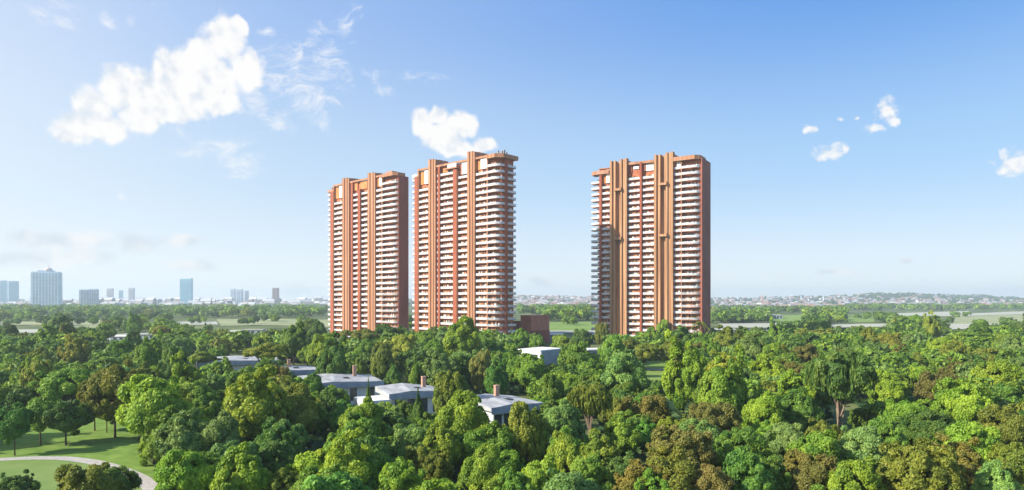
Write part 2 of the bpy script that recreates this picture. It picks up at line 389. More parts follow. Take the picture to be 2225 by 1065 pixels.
for i in range(1050):
    if rng.random() < .62: px = rng.uniform(1530, 2260); d = 1 / rng.uniform(1 / 4700, 1 / 2350)
    else: px = rng.uniform(1118, 1300); d = 1 / rng.uniform(1 / 4700, 1 / 2350)
    if px > 1840 and d > 3500 and rng.random() < .8: continue
    townbox(px, d, rng.uniform(5, 12), rng.uniform(4, 8), rng.uniform(5, 11), wallc[rng.integers(5)], roofs[rng.integers(5)])
for i in range(420):
    px = rng.uniform(-150, 720); d = 1 / rng.uniform(1 / 4500, 1 / 2250)
    townbox(px, d, rng.uniform(6, 20), rng.uniform(5, 10), rng.uniform(5, 16), wallc[rng.integers(5)], roofs[rng.choice([2, 4, 3, 2])])
for i in range(70):
    px = rng.uniform(140, 715); d = rng.uniform(2500, 3600)
    townbox(px, d, rng.uniform(8, 22), rng.uniform(6, 12), rng.uniform(12, 30), wallc[rng.integers(5)], roofs[4])
me = bpy.data.meshes.new('town'); me.from_pydata(vv, [], ff); a = me.attributes.new('housecol', 'FLOAT_COLOR', 'FACE')
a.data.foreach_set('color', np.array([(*c_, 1) for c_ in cc_], dtype=np.float32).ravel())
m, n, l, b = new_mat('town_plaster'); an = n.new('ShaderNodeAttribute'); an.attribute_name = 'housecol'; l.new(an.outputs['Color'], b.inputs['Base Color']); b.inputs['Roughness'].default_value = .8
me.materials.append(m); obj('far_off_town', me, kind='stuff', label='hazy sprawl of small pale houses with reddish roofs on the horizon', category='town')

# ------------------------------------------------------------------ the three apartment towers
H = 120.6; FH = 4.0
def arc(cx_, cy_, r, a0, a1, n=7):
    return [(cx_ + r * math.cos(R(a0 + (a1 - a0) * i / n)), cy_ + r * math.sin(R(a0 + (a1 - a0) * i / n))) for i in range(n + 1)]
class Tower:
    def __init__(s, name, label, p0, p1, D, group):
        # p0, p1: (pixel x, depth) of the far and near ends of the main front
        s.P0, s.P1 = at(*p0).to_2d(), at(*p1).to_2d()
        s.u = (s.P1 - s.P0); s.Lx = s.u.length; s.u.normalize(); s.yi = Vector((-s.u.y, s.u.x)); s.D = D
        s.root = empty(name, (s.P0.x, s.P0.y, 0), math.atan2(s.u.y, s.u.x), label=label, category='apartment tower', group=group)
        s.rest = {'balconies': MB(), 'railings': MB(), 'windows': MB()}
        s.rnd = random.Random(name + label)
    def ux(s, px, y=0.0):
        k = (px - CX) / F; b = s.P0 + s.yi * y
        return (k * b.y - b.x) / (s.u.x - k * s.u.y)
    def vy(s, px, x):
        k = (px - CX) / F; b = s.P0 + s.u * x
        return (k * b.y - b.x) / (s.yi.x - k * s.yi.y)
    def zt(s, px, py, y=0.0):
        x = s.ux(px, y); p = s.P0 + s.u * x + s.yi * y
        return CAMH + (HY - py) * p.y / F
    def part(s, name, mb, m, parent=None, **kw): return mb.build(name, m, parent or s.root, **kw)
    def floors(s, ztop):
        return [1.0 + FH * k for k in range(0, 40) if 1.0 + FH * k <= ztop]
    def bay(s, a, b, ztop, named, y=0.0, depth=1.9, zmin=0.0):
        "balconies across a straight bay between pixels a and b"
        x0, x1 = s.ux(a, y), s.ux(b, y); s.bay_x(x0, x1, ztop, named, y, depth, zmin)
    def bay_x(s, x0, x1, ztop, named, y=0.0, depth=1.9, zmin=0.0):
        s.path_bay([(x0, y), (x1, y)], ztop, named, depth, zmin, (x0, x1, y + depth))
    def path_bay(s, path, ztop, named, depth, zmin, win):
        inner = offset(path, depth)
        for z in s.floors(ztop):
            if z < zmin: continue
            sl = MB() if named else s.rest['balconies']
            sl.mat(0).prism(list(path) + list(reversed(inner)), z - .30, z)
            if named: ob = s.part('balcony', sl, M['slab'])
            rl = MB() if named else s.rest['railings']
            p2 = offset(path, .05); rl.strip(p2, .06, z + .03, z + 1.38)
            if named: s.part('railing', rl, M['glass_low'] if z < 34 and len(path) > 2 else M['glass'], ob)
            if named and s.rnd.random() < .9:      # plants and furniture on the balcony
                for _ in range(s.rnd.randint(1, 5)):
                    pm = MB(); t = s.rnd.random() * (len(path) - 1); i = min(int(t), len(path) - 2); f_ = t - i
                    q0, q1 = offset(path, .8)[i], offset(path, .8)[i + 1]; x = q0[0] + (q1[0] - q0[0]) * f_; yy = q0[1] + (q1[1] - q0[1]) * f_
                    if s.rnd.random() < .55:
                        for __ in range(14):
                            o_ = Vector((s.rnd.uniform(-.4, .4), s.rnd.uniform(-.4, .4), s.rnd.uniform(.4, 2.0))); r_ = .28
                            v1 = Vector((s.rnd.gauss(0, 1), s.rnd.gauss(0, 1), s.rnd.gauss(0, 1))).normalized() * r_; v2 = v1.orthogonal().normalized() * r_
                            c0 = Vector((x, yy, z)) + o_; pm.mat(0).face([c0 - v1, c0 - v2, c0 + v1, c0 + v2])
                        pm.mat(1).box(x - .25, x + .25, yy - .25, yy + .25, z, z + .5)
                        s.part('planter', pm, [M['plantgreen'], M['chim']], ob)
                    else:
                        pm.box(x - .4, x + .4, yy - .3, yy + .3, z, z + s.rnd.choice((.8, 1.7, 2.0)))
                        s.part('sunshade' if s.rnd.random() < .5 else 'furniture', pm, M['white'] if s.rnd.random() < .6 else M['chim'], ob)
            if win:
                x0, x1, yw = win; wb = MB() if named else s.rest['windows']
                if x1 - x0 > 1.6: wb.box(x0 + .5, x1 - .5, yw - .16, yw + .1, z + .02, z + 2.75)
                if named and wb.f: s.part('window', wb, M['glazing'])
    def finish(s):
        if s.rest['balconies'].f: s.part('balconies', s.rest['balconies'], M['slab'], kind='stuff')
        if s.rest['railings'].f: s.part('railings', s.rest['railings'], M['glass'], kind='stuff')
        if s.rest['windows'].f: s.part('windows', s.rest['windows'], M['glazing'], kind='stuff')
    def core(s, x0, x1, y0, y1, top, cut=0):
        poly = [(x0, y0), (x1 - cut, y0), (x1, y0 + cut), (x1, y1), (x0, y1)] if cut else [(x0, y0), (x1, y0), (x1, y1), (x0, y1)]
        s.part('wall', MB().prism(poly, -.3, top), M['brick'])
    def pier(s, a, b, top, deep=9.0, yf=-1.3, deepgroove=False, boxes=()):
        x0, x1 = s.ux(a, yf), s.ux(b, yf); w = x1 - x0; mb = MB()
        if not deepgroove:
            mb.box(x0, x0 + .30*w, yf, 2.3, -.3, top); mb.box(x0 + .30*w, x0 + .42*w, yf + .9, 2.3, -.3, top - .4)
            mb.box(x0 + .42*w, x0 + .74*w, yf + .12, 2.3, -.3, top - .15); mb.box(x0 + .74*w, x1, yf + .55, 2.3, -.3, top - .6)
        else:
            mb.box(x0, x0 + .12*w, yf, 2.3, -.3, top); mb.box(x0 + .12*w, x0 + .24*w, yf + 1.1, 2.3, -.3, top - .5)
            mb.box(x0 + .24*w, x0 + .33*w, yf + .1, 2.3, -.3, top - .2); mb.box(x0 + .33*w, x0 + .62*w, yf + 2.6, 2.3, -.3, top - .9)
            mb.box(x0 + .62*w, x0 + .72*w, yf - .15, 2.3, -.3, top + .5); mb.box(x0 + .72*w, x0 + .90*w, yf + .7, 2.3, -.3, top + .2)
            mb.box(x0 + .90*w, x1, yf - .1, 2.3, -.3, top + .7)
        o = s.part('pier', mb, M['tan'] if not deepgroove else M['tan2'])
        # the pier carries back over the roof as a fin
        s.part('roof_fin', MB().box(x0 + .15*w, x1 - .25, 2.3, 2.3 + deep, H - 4, top - .3), M['tan'])
        for py in boxes:       # little railed platforms hung in the groove of the pier
            z = s.zt((a + b) / 2, py); bm_ = MB(); bm_.box(x0 + .28*w, x0 + .70*w, yf - 1.5, yf + 2.55, z - .5, z); bm_.box(x0 + .28*w, x0 + .70*w, yf - 1.5, yf - 1.35, z, z + 1.0)
            bm_.box(x0 + .28*w, x0 + .30*w, yf - 1.35, yf - .2, z, z + 1.0); bm_.box(x0 + .66*w, x0 + .70*w, yf - 1.35, yf - .2, z, z + 1.6)
            s.part('platform', bm_, M['tan2'])
    def fin(s, a, b, top, yf=-.5, m='red', name='fin'):
        x0, x1 = s.ux(a, yf), s.ux(b, yf)
        s.part(name, MB().box(x0, x1, yf, 2.25, -.3, top), M[m])
    def panel(s, a, b, z0, z1, m, y=1.2, name='penthouse_panel'):
        x0, x1 = s.ux(a, y), s.ux(b, y)
        s.part(name, MB().box(x0, x1, y, 2.15, z0, z1), M[m])
    def west(s, z1, ext=5.0):
        "balconies that stick out of the far end"
        mb = s.rest['balconies']; rl = s.rest['railings']
        for z in s.floors(z1):
            mb.box(-ext, -.02, 1.2, 6.5, z - .35, z)
            rl.strip([(-.05, 1.25), (-ext + .05, 1.25)][::-1], .05, z + .03, z + 1.4); rl.box(-ext, -ext + .06, 1.35, 6.4, z + .03, z + 1.4)
M['plantgreen'] = mat('balcony_plants', (.05, .10, .02), (.13, .16, .04), 1.5, .8)
GRP = 'terracotta apartment towers'

# --- tower 2 (middle)
t = Tower('apartment_tower', 'widest terracotta tower with balconies wrapping its rounded corner and white curved roof slab', (903, 467.5), (1084, 413), 15.0, GRP)
Lx = t.Lx; zb = H - 9.5
t.core(.2, Lx - 2.0, 1.9, 15.0, H - 2.2, 3.0)
t.west(H - 5, 5.2)
t.fin(900.5, 908, t.zt(904, 384), name='fin')
t.fin(908, 909.6, H - 1.3, -.2, 'tan', 'column')
t.bay(909.5, 930, zb - 3, False)
t.pier(930.6, 944.6, t.zt(937, 347))
t.bay(944.6, 951, H - 6, False, .4, 2.0)
t.fin(951, 955.4, H - 1.3)
t.bay(955.7, 984, zb + 3, True)
t.fin(984, 992, t.zt(988, 369), -1.0); t.fin(992, 993.4, t.zt(988, 372), -.7, 'tan', 'column')
t.bay(993.7, 1015, zb - 1, False)
t.pier(1015, 1030, t.zt(1022, 330))
t.bay(1030.4, 1057.5, zb + .5, True)
t.fin(1057.5, 1059.4, H - 1.3, -.35, 'slab', 'column')
xa = t.ux(1059.6); Rr = 5.0
cpath = [(xa, -.5), (Lx - Rr, -.5)] + arc(Lx - Rr, Rr - .5, Rr, -90, 0)[1:]
yb = t.vy(1097, Lx)
cpath.append((Lx, max(yb, Rr + .1)))
t.path_bay(cpath, H - 4.5, True, 2.2, 0, (xa, Lx - 3.5, 1.9))
fx = Lx; y2 = max(yb, Rr + .1); y3 = t.vy(1101.5, Lx) if t.vy(1101.5, Lx) > y2 + 1 else y2 + 1.6
t.part('fin', MB().box(Lx - 2.2, Lx + .8, y2, y3, -.3, H - 3.2), M['red'])
yend = t.vy(1121, Lx)
t.path_bay([(Lx + .2, y3), (Lx + .2, yend)], H - 4.5, False, 2.3, 0, None)
t.part('wall', MB().box(Lx - 6, Lx - 1.8, 5.5, yend - .4, -.3, H - 2.4), M['brick'])
wbm = t.rest['windows']
for z in t.floors(H - 4.5): wbm.box(Lx - 2.0, Lx - 1.65, 6.2, yend - 1, z + .02, z + 2.75)
t.panel(909.6, 922, zb - 1.5, H - 1.6, 'orange', 1.3); t.panel(922.4, 930.3, zb - 1.5, H - 1.6, 'white', .6)
t.panel(955.8, 973, zb + 4, H - 1.6, 'orange', 1.6)
t.panel(994, 1003, zb + .5, H - 1.6, 'red', 1.2); t.panel(1003.4, 1014.5, zb + .5, H - 1.6, 'white', .6)
t.panel(1031, 1044, zb + 1.5, H - 1.6, 'orange', 1.4); t.panel(1044.4, 1057.3, zb + 1.5, H - 1.6, 'white', .5)
# little roof terrace with canopy over the middle fin
x0, x1 = t.ux(966, -1), t.ux(993, -1); zc = t.zt(975, 369)
t.part('canopy', MB().box(x0, x1, -1.6, 2.2, zc, zc + .9), M['slab'])
t.part('railing', MB().box(x0 + 3, x1 - .5, -1.2, -1.1, zc + .95, zc + 3.4), M['glass'])
t.part('roof_beam', MB().box(t.ux(908), t.ux(1059.5), -.25, 1.1, H - 1.3, H), M['tan'])
rp = [(xa - .3, -1.4), (Lx - 2.5, -1.4), (Lx + 1.6, 2.6), (Lx + 1.6, yend + .6), (xa - .3, yend + .6)]
t.part('roof_slab', MB().prism(rp, H - 2.6, H - .1), M['tan'])
t.part('roof', MB().box(.2, xa - .5, 1.15, 14.5, H - 2.0, H - 1.5), M['tan'])
t.part('roof_slab', MB().prism([(-4.5, .5), (t.ux(907.5), -.3), (t.ux(907.5), 3), (-4.5, 6.5)], t.zt(903, 386), t.zt(903, 379)), M['white'])
rm = MB(); 
for k in range(9): rm.box(xa + 2 + k * 1.1, xa + 2.5 + k * 1.1, 3.2 + (k % 3) * .8, 4.6 + (k % 3) * .8, H - .1, H + 1.0 + (k % 4) * .5)
rm.box(xa + 1, xa + 9, 2.4, 2.5, H + .6, H + .75)
t.part('roof_plant', rm, M['metal'])
t.finish()

# --- tower 1 (left)
t = Tower('apartment_tower', 'terracotta tower with broad blank end wall, shortest of the three in view', (716, 534.5), (861.5, 474), 12.0, GRP)
Lx = t.Lx
t.core(.2, Lx - 1.0, 1.9, 11.5, H - 2.2)
t.west(H - 6, 4.5)
t.fin(717.5, 724, t.zt(720, 417)); t.fin(724, 725.4, t.zt(724, 406), -.2, 'tan', 'column')
t.bay(725.4, 743, zb - 3, False)
t.pier(743.5, 757, t.zt(750, 387.5))
t.bay(757, 762, H - 8, False, .4, 2.0); t.fin(762, 766, H - 1.3)
t.bay(766.3, 777, zb + 1, False); t.fin(777, 782.3, t.zt(779, 412), -1.0)
t.bay(782.6, 798, zb + 1, True)
t.pier(798.6, 813.5, t.zt(806, 376))
x_a = t.ux(814)
t.bay(814, 829, zb, True); t.fin(829, 830.6, H - 2, -.4, 'slab', 'column')
xa = t.ux(830.8); Rr = 4.5
cpath = [(xa, -.6), (xa + (Lx - xa) * .35, -.9), (Lx - Rr, -.6)] + arc(Lx - Rr, Rr - .6, Rr, -90, -25, 5)[1:]
t.path_bay(cpath, H - 4.5, True, 2.2, 0, (xa, Lx - 1.2, 1.9))
# blank end wall, its far edge rounded
ye = max(t.vy(887, Lx), 9.5)
ew = [(Lx - 1.2, 2.2), (Lx + .2, 1.6), (Lx + .6, 2.4), (Lx + .6, ye - 2.5), (Lx + .2, ye - .9), (Lx - .8, ye), (Lx - 2.5, ye)]
t.part('end_wall', MB().prism(ew, -.3, t.zt(866, 382)), M['dark'])
t.panel(725.6, 737, zb - 1.5, H - 1.6, 'orange', 1.3); t.panel(737.3, 743.3, zb - 1.5, H - 1.6, 'white', .6)
t.panel(766.5, 776.8, zb + 2, H - 1.6, 'orange', 1.0); t.panel(783, 797.8, zb + 2, H - 1.6, 'orange', 1.0)
t.panel(814, 824, zb + 1.5, H - 1.6, 'orange', 1.0); t.panel(824.3, 829, zb + 1.5, H - 1.6, 'white', .4)
t.part('roof_beam', MB().box(t.ux(724), t.ux(830), -.25, 1.1, H - 1.3, H), M['tan'])
t.part('roof_slab', MB().prism([(xa - 1, -1.3), (Lx - 3, -1.4), (Lx - .3, 1.4), (Lx - .3, 8), (xa - 1, 8)], H - 2.4, H - .1), M['tan'])
t.part('roof_box', MB().box(t.ux(838, 3), t.ux(852, 3), 3, 8, H - .1, H + 2.2), M['tan'])
t.part('roof', MB().box(.2, xa - 1.2, 1.15, 11.5, H - 2.0, H - 1.5), M['tan'])
t.part('roof_slab', MB().prism([(-4, .5), (t.ux(724), -.3), (t.ux(724), 3), (-4, 6)], t.zt(716, 418), t.zt(716, 413)), M['slab'])
t.finish()

# --- tower 3 (right)
t = Tower('apartment_tower', 'detached terracotta tower with two broad grooved timber-coloured piers and hung platforms', (1299, 455), (1522, 418), 21.0, GRP)
Lx = t.Lx
t.core(.2, Lx - .8, 1.9, 20, H - 2.2)
t.west(H - 8, 5.5)
t.bay(1294.5, 1302, H - 8, False, .3); t.fin(1302, 1307, H - 5.2, -.6)
t.bay(1307.3, 1324.5, zb - 4, False)
t.pier(1325, 1361.5, t.zt(1343, 349), 7, -1.6, True, (414, 520))
t.fin(1361.8, 1363.5, H - 1.3, -.2, 'red')
t.bay(1363.6, 1389.6, zb + 1.5, True)
t.fin(1389.8, 1394, H - .5, -.9)
t.bay(1394.4, 1420.4, zb + 1.5, True)
t.pier(1421, 1462, t.zt(1441, 335), 9, -1.6, True, (402, 513))
t.bay(1463, 1479.5, zb + 2, False); t.fin(1479.5, 1481.2, H - 2, -.5, 'slab', 'column')
xa = t.ux(1481.4); Rr = 5
cpath = [(xa, -.7), (xa + (Lx - xa) * .35, -1.1), (Lx - Rr, -.9)] + arc(Lx - Rr, Rr - .9, Rr, -90, -25, 5)[1:]
t.path_bay(cpath, H - 4.2, True, 2.4, 0, (xa, Lx - 1.0, 1.9))
ye = t.vy(1542, Lx)
t.part('end_wall', MB().prism([(Lx - 1.0, 2.2), (Lx + .2, 1.4), (Lx + .6, 1.4), (Lx + .6, ye), (Lx - .6, ye)], -.3, t.zt(1530, 340.5)), M['dark'])
t.panel(1308, 1317, zb - 2.5, H - 6, 'orange', 1.2); t.panel(1317.3, 1324.4, zb - 2.5, H - 3, 'white', .5)
t.panel(1364, 1373, zb + 3, H - 1.6, 'red', 1.2); t.panel(1376, 1388, zb + 5, H - 2.6, 'white', 1.2)
t.panel(1395, 1402, zb + 3, H - 1.6, 'red', .8); t.panel(1403.5, 1420, zb + 3, H - 1.6, 'white', 1.2)
t.panel(1463, 1470, zb + 3, H - 2.4, 'orange', 1.2); t.panel(1470.3, 1479, zb + 3, H - 2.4, 'white', .8)
t.part('roof_beam', MB().box(t.ux(1363), t.ux(1421), -.4, 1.1, H - 1.6, H), M['tan'])
t.part('roof_slab', MB().prism([(t.ux(1463), -1.4), (Lx - 3, -2.0), (Lx - .2, 1.0), (Lx - .2, 13), (t.ux(1463), 13)], H - 2.7, H - .1), M['tan'])
t.part('roof_slab', MB().prism([(-5, 1), (-2, -1.2), (t.ux(1324), -1.2), (t.ux(1324), 6), (-5, 7)], t.zt(1310, 379), t.zt(1310, 371)), M['slab'])
t.part('roof', MB().box(.2, t.ux(1463) - .2, 1.15, 20, H - 2.0, H - 1.5), M['tan'])
def antenna(px, py, y):
    x = t.ux(px, y); p = t.zt(px, py, y); mb = MB(); mb.tube([(x, y, H - 2), (x, y, p)], [.12, .08], 6); mb.tube([(x - .9, y, p - .6), (x + .9, y, p - .2)], [.08, .08], 6); mb.tube([(x - .5, y, p - 1.3), (x + .5, y, p - 1.2)], [.07, .07], 6)
    t.part('antenna', mb, M['metal'])
antenna(1526, 332, 9); antenna(1373, 343, 8); antenna(1304, 362, 5)
t.finish()

# ------------------------------------------------------------------ low buildings
def building(name, label, cat, px, d, rz, **kw):
    p = at(px, d); return empty(name, (p.x, p.y, 0), R(rz), label=label, category=cat, **kw)
def villa(label, px, d, rz, W_, D_, zw, rise=1.2, chim=None, wing=None, wall='white', nwin=4, over=1.0, ridge_x=-.3):
    r = building('villa', label, 'villa', px, d, rz, group='low villas among the trees')
    w, dp = W_ / 2, D_ / 2; rise *= .65
    wl = MB().box(-w, w, -dp, dp, -.2, zw); wl.build('wall', M[wall], r)
    rf = MB(); x0, x1, y0, y1 = -w - over, w + over, -dp - over, dp + over; xr = w * ridge_x
    # folded white membrane roof: two shallow planes meeting on a slanting ridge, with a deep fascia
    A, B, C_, D4 = (x0, y0), (x1, y0), (x1, y1), (x0, y1); R0, R1 = (xr, y0), (xr * .2, y1)
    rf.prism([A, R0, R1, D4], zw + .02, [zw + .8, zw + .8 + rise * .5, zw + .8 + rise, zw + .8 + rise * .6])
    rf.prism([R0, B, C_, R1], zw + .02, [zw + .8 + rise * .5, zw + .7, zw + .7, zw + .8 + rise])
    roof_o = rf.build('roof', M['roof'], r)
    MB().box(x0 - .06, x1 + .06, y0 - .1, y0 - .02, zw - .6, zw + .9).build('fascia', M['plaster_and_shade'], roof_o)  # bluish shadow on the roof's front edge, put into its colour
    mb = MB(); mb.box(w * .1, w * .1 + 1.6, -dp * .2, dp * .15, zw + .9, zw + 1.35); mb.box(-w * .5, -w * .5 + .9, dp * .3, dp * .3 + .9, zw + .9, zw + 1.5); mb.build('skylight', M['dglass'], roof_o)
    if chim:
        cxp, cyp, ch = chim; mb = MB().box(cxp - .5, cxp + .5, cyp - .5, cyp + .5, zw + .3, zw + ch); mb.box(cxp - .58, cxp + .58, cyp - .58, cyp + .58, zw + ch, zw + ch + .18)
        mb.build('chimney', M['chim'], roof_o)
    for i in range(nwin):
        xx = -w + (i + .5) * W_ / nwin
        fr = MB(); fr.box(xx - 1.1, xx + 1.1, -dp - .08, -dp - .003, 1.0, zw - .75); fo = fr.build('window', M['white'], r)
        MB().box(xx - .95, xx + .95, -dp - .12, -dp - .083, 1.15, zw - .9).build('pane', M['dglass'], fo)
    if wing:
        wx0, wx1, wy0, wy1, wz = wing; MB().box(wx0, wx1, wy0, wy1, -.2, wz).build('wing', M['white'], r)
        xm = (wx0 + wx1) / 2; fo = MB().box(xm - 1.2, xm + 1.2, wy0 - .09, wy0 - .003, .9, wz - 1.0).build('window', M['white'], r)
        MB().box(xm - 1.0, xm + 1.0, wy0 - .13, wy0 - .093, 1.1, wz - 1.2).build('pane', M['dglass'], fo)
    return r
villa('white-roofed villa with pale raised block, seen between the two dark umbrella pines', 520, 256, 22, 26, 14, 6.0, 1.5, None, (-20, -15, -4, 4, 7.6))
villa('grey-roofed villa with brick chimney, half hidden behind the umbrella pine with dark trunk', 632, 226, 26, 15, 12, 5.6, .9, (-.3, 2.5, 3.6))
villa('long white folded-roof villa with tall brick chimney, largest roof among the trees', 738, 196, 24, 20, 16, 5.6, 1.6, (5.2, 4.5, 4.2))
villa('white villa with pale side wing and pale chimney behind the two cypresses', 893, 174, 28, 13.5, 10, 5.6, 1.7, (4.4, 2.5, 3.6), (-14.5, -7.5, -6.5, 2, 5.2))
villa('blue-white folded-roof villa with orange chimney closest to the viewer', 1092, 154, 33, 12.5, 12, 5.6, 1.5, (1.2, 4.6, 3.8), None, 'white', 5)
# white pavilion with two big openings
r = building('pavilion', 'white box pavilion with two square openings and blue-grey shaded side', 'building', 1174, 292, -40)
mb = MB(); L_ = 12.5
for x0, x1 in ((-L_, -L_+1.4), (-L_+5.2, -L_+7.6), (-1.4, 0)): mb.box(x0, x1, -.0, .6, -.2, 5.6)
mb.box(-L_, 0, 0, .6, 5.6, 7.2); mb.box(-L_, 0, .65, 17, -.2, 7.0)
mb.build('wall', M['white'], r)
for x0, x1 in ((-L_+1.4, -L_+5.2), (-L_+7.6, -1.4)): MB().box(x0 + .05, x1 - .05, .35, .62, .2, 5.55).build('window', M['dglass'], r)
MB().box(-L_ - .2, .2, -.2, 17.2, 7.21, 7.6).build('roof', M['white'], r)
MB().box(0.02, .5, .1, 17, -.2, 7.18).build('side_wall', M['plaster_and_shade'], r)  # white pavilion's side away from the sun, its shade painted as blue-grey
r = building('pavilion', 'low blue-grey flat-roofed building by the small lawn below the detached tower', 'building', 1300, 308, 14)
MB().box(-5, 4.6, 0, 8, -.2, 6.4).build('wall', M['plaster_and_shade'], r); MB().box(-5.3, 4.9, -.3, 8.3, 6.4, 6.9).build('roof', M['white'], r)
for x0 in (-4.2, -1, 2): MB().box(x0, x0 + 1.8, -.08, -.003, 1.5, 5).build('window', M['dglass'], r)
# terracotta podium block beside the middle tower
r = building('podium_block', 'plain terracotta block with dark recessed entrance wall beside the widest tower', 'building', 1122, 452, -46)
d_ = 452
M['podium'] = mat('podium_render', (.44, .17, .11), (.54, .23, .16), .3, .8)
MB().box(0, 10, 4, 22, -.2, 18.5).build('wall', M['podium'], r)
MB().box(-6, .0, 2.5, 16, -.2, 15).build('entrance_wall', M['dark'], r)
MB().box(10.005, 10.4, 4, 22, -.2, 8.8).build('plinth', M['dark'], r)
MB().box(-.2, 10.6, 3.8, 22.2, 18.5, 19).build('parapet', M['podium'], r)
# long low sheds
def shed(label, px, py, wpx, dp, h, roofm='white', rz=0, wall='plaster_and_shade'):
    p = G(px, py); d = p.y; w = wpx * d / F / 2
    r = empty('low_shed', p, R(rz), label=label, category='shed', group='long low sheds')
    MB().box(-w, w, 0, dp, -.2, h).build('wall', M[wall], r); MB().box(-w - .4, w + .4, -.4, dp + .4, h + .003, h + .6).build('roof', M[roofm], r)
    for k in range(3):
        xx = -w * .7 + k * w * .6; MB().box(xx, xx + w * .3, -.06, -.003, .8, h - .7).build('window', M['dglass'], r)
shed('low white-roofed shed at the foot of the tower with the blank end wall', 676, 743, 40, 9, 3.6)
shed('small white shed by the far corner of the tower with the blank end wall', 718, 744, 16, 8, 5.2)
shed('pale pavilion under the piers of the tower with the blank end wall', 752, 748, 18, 6, 4.5, wall='white')
shed('blue glazed low shed behind the terracotta block', 1200, 742, 46, 10, 4.6)
shed('white shed roof showing between trees at the foot of the detached tower', 1283, 738, 14, 8, 5.0)
shed('long pale shed in the trees below the big blue glass block', 315, 737, 40, 8, 3.2, 'sand')
shed('pale flat shed with white vehicles canopy beside dark round trees', 262, 741, 46, 8, 3.0)
shed('low white shed near the green glass tower by the dry field', 548, 726, 44, 9, 3.4, 'sand')
shed('white shed on the pale gravel beyond the dark palm', 1575, 725, 46, 8, 3.4)
shed('long white shed on the gravel strip behind round trees', 1640, 719, 60, 8, 2.8, 'sand')
shed('white barn at the field edge under the red-roofed town', 1690, 693, 22, 10, 5.5)

# ------------------------------------------------------------------ far-off high-rises
def highrise(label, px0, px1, ytop, d, body, band, nf, dp=None, group='far-off towers', split=None, crown=None, fins=0, rz=None):
    p = at((px0 + px1) / 2, d); w = (px1 - px0) * d / F / 2 * .90; h = CAMH + (HY - ytop) * d / F; dp = dp or w * .6
    r = empty('highrise', (p.x, p.y, 0), R(rz if rz is not None else -17) - math.atan2(p.x, p.y), label=label, category='high-rise', group=group)
    MB().box(-w, w, -dp, dp, -1, h).build('wall', body, r)
    fb = MB(); st = h / nf
    for k in range(1, nf): fb.box(-w - .5, w + .5, -dp - .5, dp + .5, k * st - st * .18, k * st + st * .18)
    for k in range(fins): x = -w + (k + .5) * 2 * w / fins; fb.box(x - w * .05, x + w * .05, -dp - 1.2, -dp - .55, 0, h)
    fb.build('floor_bands', band, r)
    MB().box(-w * .96, w * .96, -dp * .9, dp * .9, h, h + st * .7).build('roof', band, r)
    if crown: crown(r, w, dp, h)
    return r
def fm(name, c, rough=.4): return mat(name, c, tuple(min(1, x * 1.15) for x in c), .05, rough, .5)
bl = fm('blue_glass', (.30, .47, .60), .3); teal = fm('teal_glass', (.34, .60, .68), .3); wh = fm('pale_bands', (.66, .72, .78)); gy = fm('grey_bands', (.42, .50, .58)); pk = fm('pinkish_wall', (.66, .50, .46)); br = fm('brown_wall', (.50, .26, .18)); dk = fm('slate_wall', (.18, .24, .33))
def dome(r, w, dp, h):
    mb = MB(); mb.box(-w * .55, w * .55, -dp * .6, dp * .6, h, h + 7); mb.build('crown', gy, r)
    mb = MB(); mb.tube([(w * .12, 0, h + 7), (w * .12, 0, h + 12), (w * .12, 0, h + 15), (w * .12, 0, h + 17)], [w * .28, w * .27, w * .14, .8], 12); mb.tube([(w * .12, 0, h + 17), (w * .12, 0, h + 24)], [.9, .3], 6); mb.build('dome', pk, r)
highrise('slim teal glass tower at the frame edge, narrower of its pair', 2, 15, 611, 2900, teal, gy, 30)
highrise('teal glass tower beside the big blue block, wider of its pair', 21, 39, 612, 2900, teal, gy, 30)
highrise('big blue-grey slab block crowned by a small pink dome', 72, 131, 593, 2000, bl, wh, 26, 13, crown=dome, fins=9)
highrise('white and slate block next to the big blue slab', 174, 192, 631, 2200, dk, wh, 14, fins=3)
highrise('slate twin block with sloping top beside the white and slate block', 194, 213, 630, 2250, dk, wh, 14, fins=4)
highrise('short pinkish tower near the slate twins', 233, 246, 628, 3300, pk, wh, 18)
highrise('thinnest small greenish tower between two pinkish ones', 259, 267, 632, 3500, teal, gy, 16)
highrise('pinkish grey tower with white edge, alone beyond the thin greenish one', 280, 292, 627, 3200, pk, wh, 18, fins=2)
def slant(r, w, dp, h): MB().prism([(-w, -dp), (w, -dp), (w, dp), (-w, dp)], h, [h + 2, h + 5, h + 6, h + 3]).build('crown', teal, r)
highrise('smooth pale teal glass tower standing alone above the white houses', 392, 418, 608, 2600, teal, bl, 24, 10, crown=slant)
highrise('white slab block, first of the row of three', 501, 512, 629, 3000, wh, gy, 18, fins=2)
highrise('white slab block in the middle of the row of three', 514, 528, 630, 3000, wh, gy, 18, fins=3)
highrise('slate slab block ending the row of three', 532, 540, 633, 3000, dk, gy, 18)
highrise('brown and slate tower standing alone near the terracotta towers', 592, 606, 627, 2700, br, dk, 20, fins=2)
